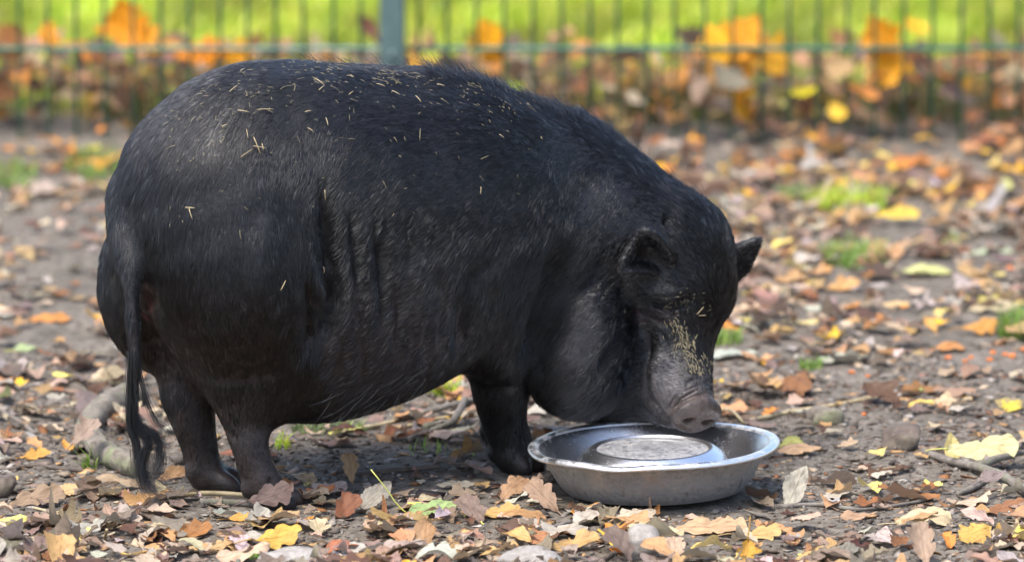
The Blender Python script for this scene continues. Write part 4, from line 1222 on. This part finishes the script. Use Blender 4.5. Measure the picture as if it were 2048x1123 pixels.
# crumbs of broken leaf and soil clods
def bits(name, n, xr, yr, size, cols, label, cat, mat, flat):
    base = np.array([(-1, -1, 0), (1, -1, .25), (1, 1, 0), (-1, 1, .2), (0, 0, 1.0), (0, 0, -.6)], float)
    Fb = np.array([(0, 1, 4), (1, 2, 4), (2, 3, 4), (3, 0, 4), (1, 0, 5), (2, 1, 5), (3, 2, 5), (0, 3, 5)])
    XY = np.stack([RNG.uniform(*xr, n), RNG.uniform(*yr, n)], 1)
    XY = XY[[not blocked(x, y) for x, y in XY]]
    n = k = len(XY)
    S = size * RNG.lognormal(0, .5, (n, 1)) * np.stack([np.ones(n), RNG.uniform(.4, 1, n), flat * RNG.uniform(.6, 1.4, n)], 1)
    B = base[None] * RNG.uniform(.6, 1.2, (n, 6, 3)) * S[:, None]
    R_ = np.array([rot(RNG.uniform(0, 6.28), RNG.normal(0, .3), RNG.uniform(0, 6.28)) for _ in range(min(n, 400))])[np.arange(n) % 400]
    B = np.einsum('nij,nkj->nki', R_, B)
    B += np.stack([XY[:, 0], XY[:, 1], gz(XY[:, 0], XY[:, 1]) + size * flat * .2], 1)[:, None]
    Vs = [B.reshape(-1, 3)]
    Fs = [(Fb[None] + (np.arange(n) * 6)[:, None, None]).reshape(-1, 3)]
    Cs = [np.repeat(np.clip(np.array(cols)[RNG.integers(0, len(cols), n)] * RNG.normal(1, .2, (n, 1)), .01, .9), 6, 0)]
    o = fast_mesh(name, np.concatenate(Vs), np.concatenate(Fs), mat, smooth=False, attrs=[('col', 'FLOAT_COLOR', rgba(np.concatenate(Cs))), ('luv', 'FLOAT_VECTOR', np.random.default_rng(3).random((k * 6, 3)))])
    return tag(o, label, cat, kind='stuff')
bits('leaf_crumbs', 9000, (-.95, .95), (-.8, .9), .0050, [COLOURS[c] for c in ('tan', 'grey-brown', 'grey-brown', 'dark brown', 'pale beige', 'faded grey', 'rust brown', 'pinkish brown')], 'small broken bits of dry leaf on the soil', 'leaf crumbs', m_leaf, .14)
m_clod, nt, b = new_mat('soil_clod')
ac = N(nt, 'ShaderNodeAttribute', attribute_name='col'); L(nt, ac.outputs['Color'], b.inputs['Base Color']); b.inputs['Roughness'].default_value = .95
tc = N(nt, 'ShaderNodeTexCoord'); n1 = noise(nt, 300, 5, .7, tc.outputs['Object']); L(nt, bump(nt, n1.outputs[0], 1, .002), b.inputs['Normal'])
bits('soil_clods', 16000, (-.95, .95), (-.8, .9), .0022, [(.10, .08, .065), (.07, .055, .044), (.15, .125, .105), (.2, .175, .15)], 'loose crumbs of dark soil', 'soil', m_clod, .8)
# ------------------------------------------------------------------ branches, twigs, straw, stones, scraps
def bark_mat(name, c0, c1, moss):
    m, nt, b = new_mat(name)
    tc = N(nt, 'ShaderNodeTexCoord')
    n1 = noise(nt, 60, 7, .7, tc.outputs['Object']); n2 = noise(nt, 14, 4, .6, tc.outputs['Object'])
    c = ramp(nt, n1.outputs[0], [(.3, c0), (.7, c1)])
    r = ramp(nt, n2.outputs[0], [(.52, (0,) * 3), (.68, (moss,) * 3)])
    L(nt, mix(nt, r.outputs[0], c.outputs[0], (.17, .20, .09, 1)), b.inputs['Base Color']); b.inputs['Roughness'].default_value = .85
    L(nt, bump(nt, n1.outputs[0], 1, .004), b.inputs['Normal'])
    return m
m_bark = bark_mat('mossy_grey_bark', (.07, .056, .044), (.25, .215, .17), .8)
m_twig = bark_mat('grey_twig_bark', (.07, .057, .046), (.23, .20, .17), .3)
m_dark = bark_mat('dark_twig_bark', (.05, .036, .03), (.15, .115, .09), .1)
m_straw, nt, b = new_mat('straw')
tc = N(nt, 'ShaderNodeTexCoord'); n1 = noise(nt, 40, 4, .6, tc.outputs['Object'])
c = ramp(nt, n1.outputs[0], [(.3, (.22, .165, .085)), (.7, (.50, .40, .23))])
L(nt, c.outputs[0], b.inputs['Base Color']); b.inputs['Roughness'].default_value = .5
def spline(P, n):
    P = np.asarray(P, float); out = []
    t = np.linspace(0, len(P) - 1, n)
    for x in t:
        i = min(int(x), len(P) - 2); w = x - i
        p0, p1, p2, p3 = P[max(i - 1, 0)], P[i], P[i + 1], P[min(i + 2, len(P) - 1)]
        out.append(0.5 * (2 * p1 + (p2 - p0) * w + (2 * p0 - 5 * p1 + 4 * p2 - p3) * w ** 2 + (3 * p1 - p0 - 3 * p2 + p3) * w ** 3))
    return np.array(out)
def stick_mesh(pts, r0, r1, mat, name, parent=None, n=10, seg=22, rough=.12, z0=0.0):
    W = []
    for p in pts:
        zz = p[2] if len(p) > 2 else 0.0
        c = ground_at(p[0], p[1], zz)
        c[2] = float(gz(c[0], c[1])) + zz + r0 * .8 + z0
        W.append(c)
    S = spline(W, seg)
    R = np.linspace(r0, r1, seg) * (1 + RNG.normal(0, rough * .12, seg))
    V, Fq = tube(S, R, n)
    V = np.array(V); V = V + (RNG.normal(0, r0 * rough * .35, (len(V), 3)) + (r0 * rough * 1.1 * np.stack([lumps(V, 55, 61), lumps(V, 55, 62), lumps(V, 55, 63)], 1)))
    return mesh_obj(name, V, Fq, mat, parent)
def stick(name, pts, r0, r1, mat, label, cat, group=None, side=(), **kw):
    o = stick_mesh(pts, r0, r1, mat, name, **kw)
    tag(o, label, cat, group)
    for sp in side:
        stick_mesh(sp, r1 * 1.0, r1 * .45, mat, 'side_shoot', o, n=6, seg=8)
    return o
br = stick('fallen_branch', [(275, 796), (225, 815), (188, 845), (176, 876), (196, 908), (235, 932), (276, 948)], .0180, .0140, m_bark, 'thick mossy grey bent branch lying behind the tail', 'branch', n=18, seg=40, rough=.18)
stick_mesh([(178, 866), (158, 884), (148, 902)], .010, .006, m_bark, 'side_shoot', br, n=10, seg=10)
G_ = 'twigs on the ground'
stick('twig', [(1845, 908), (1905, 922, .004), (1960, 938, .008), (2010, 962, .004), (2070, 1000)], .0048, .0066, m_twig, 'stout grey forked twig at the right edge', 'twig', G_, side=[[(1960, 935, .008), (2010, 915, .012), (2055, 905, .01)], [(1990, 952), (1945, 975), (1915, 985)]])
stick('twig', [(1555, 1012), (1640, 1008), (1720, 1014), (1800, 1002), (1865, 990)], .0032, .0020, m_twig, 'long thin grey twig on bare soil right of the bowl', 'twig', G_)
stick('twig', [(780, 842), (850, 832, .006), (905, 815, .012), (950, 806, .01)], .0048, .0038, m_twig, 'grey stick under the belly, nearer the front leg', 'twig', G_)
stick('twig', [(862, 868), (905, 850, .01), (930, 800, .03)], .0045, .0050, m_twig, 'short grey stick propped up under the belly', 'twig', G_)
stick('twig', [(850, 862), (930, 848), (1000, 838)], .0058, .005, m_twig, 'pale grey stick pointing at the front leg', 'twig', G_)
stick('twig', [(1060, 828), (1100, 818), (1150, 812)], .0065, .006, m_twig, 'grey stick in the gap behind the jowl', 'twig', G_)
stick('twig', [(690, 958), (780, 950), (880, 945)], .0040, .003, m_dark, 'dark twig pressed into the soil under the belly', 'twig', G_)
stick('twig', [(400, 1015), (480, 1010), (520, 1013)], .005, .004, m_twig, 'grey twig behind the near hind hoof', 'twig', G_)
stick('twig', [(30, 1072), (120, 1082), (210, 1078), (300, 1072)], .0022, .0016, m_dark, 'thin dark twig across the lower left litter', 'twig', G_)
stick('twig', [(5, 935), (70, 928), (120, 938), (165, 940)], .0032, .002, m_dark, 'dark twig left of the branch', 'twig', G_)
stick('twig', [(1060, 1068), (1100, 1055, .006), (1140, 1040, .004)], .0042, .003, m_twig, 'short grey twig in front of the bowl left side', 'twig', G_)
stick('twig', [(1230, 1110), (1210, 1120), (1180, 1130)], .004, .003, m_dark, 'dark twig at the front edge by the stone', 'twig', G_)
stick('twig', [(8, 822), (40, 838), (70, 860)], .004, .003, m_twig, 'grey twig at the left edge in the leaves', 'twig', G_)
stick('twig', [(1980, 1095), (2020, 1090), (2060, 1080)], .0035, .003, m_dark, 'dark twig in the lower right corner', 'twig', G_)
stick('twig', [(1600, 1098), (1660, 1112), (1700, 1130)], .0035, .003, m_twig, 'pale twig slanting at the front edge right of the yellow leaf', 'twig', G_)
S_ = 'straw stalks on the ground'
stick('straw_stalk', [(335, 996), (430, 990), (560, 1000)], .0034, .003, m_straw, 'thick straw stalk lying behind the near hind hoof', 'straw', S_, rough=.03)
stick('straw_stalk', [(690, 870), (780, 848), (850, 826)], .0034, .003, m_straw, 'long straw stalk slanting under the belly', 'straw', S_, rough=.03)
stick('straw_stalk', [(800, 862), (860, 845), (920, 832)], .0028, .0024, m_straw, 'shorter straw stalk crossing under the belly', 'straw', S_, rough=.03)
stick('straw_stalk', [(1500, 842), (1580, 822), (1660, 812), (1790, 790)], .0036, .003, m_straw, 'long pale stalk lying right of the snout', 'straw', S_, rough=.03)
stick('straw_stalk', [(1440, 812, .004), (1465, 818, .02), (1485, 838, .012), (1490, 850)], .0022, .002, m_straw, 'white bent stalk curling beside the snout', 'straw', S_, rough=.03)
stick('straw_stalk', [(70, 1010), (100, 1022), (122, 1030)], .0018, .0016, m_straw, 'short straw piece in the small heap at lower left', 'straw', S_, rough=.03)
stick('straw_stalk', [(85, 1040), (100, 1025, .006), (104, 1012, .01)], .0018, .0016, m_straw, 'upright straw piece in the small heap at lower left', 'straw', S_, rough=.03)
stick('straw_stalk', [(30, 1035), (75, 1036), (118, 1022)], .0022, .002, m_straw, 'longest straw piece in the small heap at lower left', 'straw', S_, rough=.03)
stick('straw_stalk', [(210, 1078), (213, 1062, .02), (214, 1052, .035)], .0020, .0018, m_straw, 'straw piece sticking up at the front left', 'straw', S_, rough=.03)
stick('straw_stalk', [(20, 950), (18, 965), (28, 975)], .0022, .002, m_straw, 'bent straw piece at the left edge', 'straw', S_, rough=.03)
stick('straw_stalk', [(1735, 942), (1760, 936), (1790, 930)], .0016, .0014, m_straw, 'thin straw stalk left of the right twig', 'straw', S_, rough=.03)

def rock(name, px, py, rx, ry, rz, mat, label, seed, cat='stone'):
    r = np.random.default_rng(seed)
    bm = bmesh.new(); bmesh.ops.create_icosphere(bm, subdivisions=4, radius=1.0)
    K = [(r.normal(size=3) * s, r.uniform(0, 6.28), a) for s, a in ((1.6, .16), (1.8, .14), (3, .07), (3.3, .07), (7, .025), (9, .02), (15, .012), (18, .010))]
    for v in bm.verts:
        p = np.array(v.co); f = 1.0
        for k_, ph, a in K: f += a * math.sin(float(p @ k_) + ph)
        p = np.sign(p) * np.abs(p) ** .82 * f
        v.co = (p[0] * rx, p[1] * ry, p[2] * rz)
    me = bpy.data.meshes.new(name); bm.to_mesh(me); bm.free()
    me.polygons.foreach_set('use_smooth', [True] * len(me.polygons)); me.materials.append(mat)
    o = link(bpy.data.objects.new(name, me))
    c = ground_at(px, py, rz * .75)
    o.location = (c[0], c[1], float(gz(c[0], c[1])) + rz * .62)
    return tag(o, label, cat)
m_stone, nt, b = new_mat('grey_stone')
tc = N(nt, 'ShaderNodeTexCoord'); n1 = noise(nt, 70, 8, .7, tc.outputs['Object']); n2 = noise(nt, 400, 4, .7, tc.outputs['Object'])
c = ramp(nt, n1.outputs[0], [(.3, (.16, .14, .12)), (.55, (.29, .265, .24)), (.75, (.40, .375, .34))])
L(nt, c.outputs[0], b.inputs['Base Color']); b.inputs['Roughness'].default_value = .9
L(nt, bump(nt, n2.outputs[0], .8, .001, bump(nt, n1.outputs[0], .7, .004)), b.inputs['Normal'])
rock('stone', 1288, 1085, .0235, .022, .0215, m_stone, 'rounded pale grey stone in front of the bowl', 1)
rock('stone', 580, 1112, .036, .024, .014, m_stone, 'flat pale grey stone at the front edge below the hind hoof', 2)
rock('stone', 1065, 1115, .034, .022, .016, m_stone, 'half buried grey stone at the front edge left of the twin', 3)
rock('stone', 4, 962, .020, .018, .018, m_dark, 'dark stone cut by the left edge', 4)
rock('soil_clod', 1645, 830, .022, .02, .014, m_bark, 'mossy clod of soil right of the snout', 5, 'clod')
rock('soil_clod', 1800, 872, .024, .02, .017, m_dark, 'dark clod of soil left of the pale curled leaves', 6, 'clod')

m_orange, nt, b = new_mat('orange_scrap')
tc = N(nt, 'ShaderNodeTexCoord'); n1 = noise(nt, 200, 4, .6, tc.outputs['Object'])
c = ramp(nt, n1.outputs[0], [(.3, (.42, .085, .012)), (.7, (.70, .22, .04))])
L(nt, c.outputs[0], b.inputs['Base Color']); b.inputs['Roughness'].default_value = .45
scr = [(1704, 744, 7, 'round bright orange scrap alone on bare soil'), (1736, 752, 5, 'tiny orange scrap beside the lone round one'), (1702, 693, 5, 'tiny orange scrap above the lone round one'), (1728, 828, 6, 'small orange scrap far right of the bowl')]
names = ['leftmost', 'second from left', 'third from left', 'fourth from left', 'fifth from left', 'sixth from left', 'seventh from left', 'eighth from left', 'rightmost']
for k_, (px, py) in enumerate([(1905, 706), (1928, 716), (1948, 704), (1968, 724), (1985, 708), (2004, 716), (2018, 702), (2030, 720), (2041, 708)]):
    scr.append((px + RNG.normal(0, 7), py + RNG.normal(0, 5), RNG.uniform(4, 8.5), f'{names[k_]} orange scrap of the cluster below the right grass tuft'))
scr.append((2020, 540, 9, 'reddish orange scrap near the right edge by the mint leaf'))
for k_, (px, py, r_, lab) in enumerate(scr):
    o = rock('vegetable_scrap', px, py, r_ / 1560, r_ / 1900, r_ / 2300, m_orange, lab, 40 + k_, 'scrap')
    o['group'] = 'orange vegetable scraps'

# ------------------------------------------------------------------ grass
def grass_mat(name, a, b_):
    m, nt, b = new_mat(name)
    ac = N(nt, 'ShaderNodeAttribute', attribute_name='col')
    L(nt, ac.outputs['Color'], b.inputs['Base Color']); b.inputs['Roughness'].default_value = .45
    tr = N(nt, 'ShaderNodeBsdfTranslucent'); L(nt, ac.outputs['Color'], tr.inputs[0])
    ms = N(nt, 'ShaderNodeMixShader'); ms.inputs[0].default_value = .45
    L(nt, b.outputs[0], ms.inputs[1]); L(nt, tr.outputs[0], ms.inputs[2]); L(nt, ms.outputs[0], nt.nodes['Material Output'].inputs['Surface'])
    return m
m_grass = grass_mat('grass_blade', 0, 0)
def blades(xy, h, cols, lean=.35, w=.0016):
    """arrays for bent three-section blades at ground points"""
    n = len(xy); xy = np.asarray(xy)
    hh = h * RNG.uniform(.5, 1.2, n); az = RNG.uniform(0, 6.28, n); ln_ = np.abs(RNG.normal(lean, .22, n))
    d = np.stack([np.cos(az), np.sin(az), 0 * az], 1); s = np.stack([-np.sin(az + .6), np.cos(az + .6), 0 * az], 1)
    z0 = gz(xy[:, 0], xy[:, 1]) - .003
    base = np.stack([xy[:, 0], xy[:, 1], z0], 1)
    V = []
    for t, ww in ((0, 1), (.45, .9), (.8, .55)):
        p = base + d * (hh * ln_ * t * t)[:, None] + np.array([0, 0, 1]) * (hh * t * (1 - .3 * ln_ * t))[:, None]
        V += [p - s * (w * ww), p + s * (w * ww)]
    p = base + d * (hh * ln_)[:, None] + np.array([0, 0, 1]) * (hh * (1 - .3 * ln_))[:, None]
    V += [p]
    V = np.stack(V, 1)
    f = np.array([(0, 1, 3), (0, 3, 2), (2, 3, 5), (2, 5, 4), (4, 5, 6)])
    Fc = (f[None] + (np.arange(n) * 7)[:, None, None]).reshape(-1, 3)
    c = np.array(cols)[RNG.integers(0, len(cols), n)] * RNG.uniform(.75, 1.25, (n, 1))
    C = np.repeat(c, 7, 0)
    return V.reshape(-1, 3), Fc, C
BRIGHT = [(.46, .58, .04), (.38, .55, .035), (.56, .63, .06), (.32, .50, .035), (.60, .60, .10)]
DULL = [(.10, .14, .035), (.16, .20, .05), (.24, .20, .09), (.30, .24, .13), (.14, .09, .05)]
def grass_obj(name, V, Fc, C):
    return fast_mesh(name, V, Fc, m_grass, attrs=[('col', 'FLOAT_COLOR', rgba(np.clip(C, 0, .95)))])
xy = np.stack([RNG.uniform(-1.7, 1.7, 52000), RNG.uniform(3.05, 7.0, 52000)], 1)
keep = RNG.random(52000) < np.clip((xy[:, 1] - 3.1) / .6 + .2 * wob(xy[:, 0], xy[:, 1], 9, 31), .05, 1)
V, Fc, C = blades(xy[keep], .075, BRIGHT, .5, .0026)
mot = np.clip(wob(V[:, 0], V[:, 1], 11, 41) * 1.1 + .5, 0, 1)[:, None]; mot2 = np.clip(wob(V[:, 0], V[:, 1], 24, 43) * 1.2 + .6, 0, 1)[:, None]
C = C * (.40 + .78 * mot) * np.array([[1, 1, 1]]) + (1 - mot2) * np.array([[.10, .03, .01]])
tag(grass_obj('meadow_grass', V, Fc, C), 'bright yellow-green grass beyond the fence', 'grass', kind='stuff')
xy = np.stack([RNG.uniform(-1.5, 1.5, 6500), 2.82 + np.abs(RNG.normal(.05, .22, 6500))], 1)
keep = RNG.random(6500) < np.clip(.30 + 1.3 * wob(xy[:, 0], xy[:, 1], 9, 33), .06, 1)
V, Fc, C = blades(xy[keep], .13, DULL, .42, .0022)
tag(grass_obj('fence_grass', V, Fc, C), 'dull uncut grass along the foot of the fence', 'grass', kind='stuff')
def tuft(px, py, wpx, dpx, n, h, cols, label):
    pts = []
    for _ in range(n):
        a, r = RNG.uniform(0, 6.28), RNG.random() ** .7
        c = ground_at(px + wpx * r * math.cos(a), py + dpx * r * math.sin(a))
        pts.append(c[:2])
    V, Fc, C = blades(np.array(pts), h, cols, .55, .0014)
    c0 = ground_at(px, py); V = V - c0
    o = grass_obj('grass_tuft', V, Fc, C); o.location = c0
    tag(o, label, 'grass', 'grass tufts in the litter')
MID = [(.22, .36, .05), (.16, .30, .05), (.30, .40, .08), (.26, .30, .12)]
tuft(1700, 415, 85, 20, 420, .040, BRIGHT, 'upper bright grass patch under the yellow leaf at the right')
tuft(1705, 522, 75, 20, 380, .036, MID, 'lower grass patch right of the far ear')
tuft(2040, 668, 45, 14, 260, .050, MID, 'tall grass tuft cut by the right edge')
tuft(1450, 682, 38, 9, 130, .026, MID, 'small grass tuft beside the pig brow')
tuft(200, 340, 70, 22, 320, .032, MID, 'grass patch nearest the rump at the far left')
tuft(25, 360, 50, 20, 220, .034, MID, 'grass patch at the left edge')
tuft(640, 862, 60, 12, 130, .024, [(.12, .19, .05), (.16, .22, .07), (.20, .22, .11)], 'short grass under the pig belly behind the hind leg')
tuft(700, 868, 34, 8, 26, .030, MID, 'few bright blades under the belly beside the straw stalk')
tuft(860, 905, 45, 12, 14, .026, MID, 'sparse green blades left of the front leg')
tuft(930, 912, 26, 8, 7, .026, MID, 'three or four green blades by the front hoof')
tuft(565, 902, 22, 5, 18, .026, BRIGHT, 'small green sprig right of the near hind leg')
tuft(180, 930, 20, 5, 16, .040, MID, 'thin green blades against the mossy branch')
tuft(515, 1112, 20, 5, 40, .020, MID, 'small green clover sprig at the front edge')
tuft(1620, 735, 26, 6, 60, .020, MID, 'tiny green seedling left of the orange scrap')
tuft(890, 790, 40, 8, 60, .03, BRIGHT, 'bright grass seen between belly and front leg')
tuft(1590, 400, 45, 12, 120, .030, MID, 'thin grass left of the upper bright patch')

# ------------------------------------------------------------------ straw and chaff lying on the pig
def quill(a, b, r, sag=0.0):
    m = (a + b) / 2 + np.array([0, 0, 0.0]) + sag
    return tube([a, m, b], [r, r, r * .7], 5)
def chip(px, py, length_px, ang, r=.0006, bend=0.0, depth_=.0036):
    l = length_px / 1590
    c, n_ = on_pig(px, py)
    if c is None: return None
    d = np.array([math.cos(ang), 0, -math.sin(ang)]); d -= n_ * (d @ n_); d /= np.linalg.norm(d) + 1e-9
    s = np.cross(n_, d)
    q = c + n_ * .0042
    pts = []
    for t in (-.5, -.2, .2, .5):
        w = q + d * l * t + s * bend * l * (.25 - t * t)
        hit = PIG_BVH.find_nearest(Vector(w))
        base = np.array(hit[0]); nn_ = w - base
        pts.append(base + np.array(hit[1]) * (depth_ if abs(t) > .3 else depth_ + .0006))
    return tube(pts, [r, r, r, r * .7], 5)
BIG = [(513, 293, 38, 1.35), (518, 296, 26, .1), (524, 296, 14, 1.5), (638, 168, 22, 1.2), (641, 180, 18, -1.0), (467, 182, 24, 1.9), (485, 145, 16, 1.75), (530, 222, 34, -.25), (487, 226, 24, .2), (493, 308, 30, -.7), (620, 262, 14, .6),
       (958, 382, 16, 1.9), (382, 416, 20, .1), (450, 254, 12, -.5), (494, 270, 20, 1.5), (652, 246, 18, 1.6), (790, 190, 18, .9), (835, 202, 20, 1.55), (615, 226, 14, -.5), (648, 390, 22, 1.5), (642, 540, 14, 1.5), (563, 570, 22, -.9),
       (1000, 275, 12, .4), (1398, 620, 22, -.75), (1402, 628, 18, .1), (383, 428, 24, 1.2), (760, 175, 18, .3), (700, 190, 16, 2.2), (880, 175, 16, .1)]
nth = 0
zones = {True: 'rump', False: 'back'}
for px, py, l, a in BIG:
    r_ = chip(px, py, l, a, .00055)
    if r_ is None: continue
    wh = 'brow' if px > 1300 else ('shoulder' if px > 940 else ('thigh' if py > 500 else ('flank' if py > 350 else ('rump' if px < 560 else 'back'))))
    o = mesh_obj('straw_bit', r_[0], r_[1], m_straw)
    orient = 'upright' if abs(math.sin(a)) > .8 else ('level' if abs(math.sin(a)) < .35 else 'slanting')
    tag(o, f'{"long" if l > 22 else "short"} {orient} bit of straw stuck on the pig {wh}', 'straw', 'straw bits on the pig')
m_hay, nt, b = new_mat('dull_hay')
tc = N(nt, 'ShaderNodeTexCoord'); n1 = noise(nt, 90, 3, .6, tc.outputs['Object'])
c = ramp(nt, n1.outputs[0], [(.3, (.11, .092, .05)), (.7, (.36, .30, .18))])
L(nt, c.outputs[0], b.inputs['Base Color']); b.inputs['Roughness'].default_value = .6
def chaff(name, spots, label):
    Vs, Fs, k = [], [], 0
    for px, py, l, a, r in spots:
        q = chip(px, py, l, a, r, RNG.normal(0, .18), RNG.uniform(.0010, .0032))
        if q is None: continue
        Vs += list(q[0]); Fs += [tuple(i + k for i in f) for f in q[1]]; k += len(q[0])
    tag(mesh_obj(name, Vs, Fs, m_hay), label, 'chaff', kind='stuff')
sp = []
for _ in range(700):
    t = RNG.random()
    px = RNG.uniform(330, 1080)
    top = np.interp(px, [330, 405, 497, 613, 800, 971, 1080], [228, 175, 136, 116, 138, 168, 205])
    py = top + 6 + RNG.exponential(48 if px < 720 else 26)
    if RNG.random() < .12: py = top + RNG.uniform(20, 300)
    if wob(px, py, .05, 51) + RNG.normal(0, .25) < -.08: continue
    sp.append((px, py, 3 + RNG.exponential(5), RNG.uniform(0, 3.14), RNG.uniform(.00016, .00034)))
chaff('back_chaff', sp, 'fine hay chaff scattered over the pig back')
sp = []
for _ in range(170):
    t = RNG.random()
    px = np.interp(t, [0, .25, 1], [1345, 1362, 1398]) + RNG.normal(0, 9 + 5 * t); py = np.interp(t, [0, .25, 1], [640, 670, 742]) + RNG.normal(0, 9)
    sp.append((px, py, RNG.uniform(4, 13), RNG.choice([.9, 1.2, 1.6, 2.0]) + RNG.normal(0, .3), RNG.uniform(.00022, .0004)))
for _ in range(34):
    sp.append((RNG.uniform(1325, 1425), RNG.normal(603, 12), RNG.uniform(3, 9), RNG.uniform(0, 3.14), .00025))
chaff('face_chaff', sp, 'hay bits stuck along the bridge of the pig snout')

# ------------------------------------------------------------------ look-alikes told apart by their place
bylab = {}
for o in scene.objects:
    if o.parent is None and o.get('category') and not o.get('kind'):
        bylab.setdefault(o['label'], []).append(o)
for lab, os_ in bylab.items():
    if len(os_) < 2: continue
    def where(o):
        p = np.array(o.location) if o.location.length > 1e-6 else np.array(o.data.vertices[0].co)
        return project(p)[0]
    os_.sort(key=where)
    words_ = ['left twin', 'right twin'] if len(os_) == 2 else (['left of three', 'middle of three', 'right of three'] if len(os_) == 3 else [f'{w} from left' for w in ('first', 'second', 'third', 'fourth', 'fifth', 'sixth', 'seventh', 'eighth', 'ninth', 'tenth', 'eleventh', 'twelfth')])
    for o, w in zip(os_, words_): o['label'] = f'{lab}, {w}'
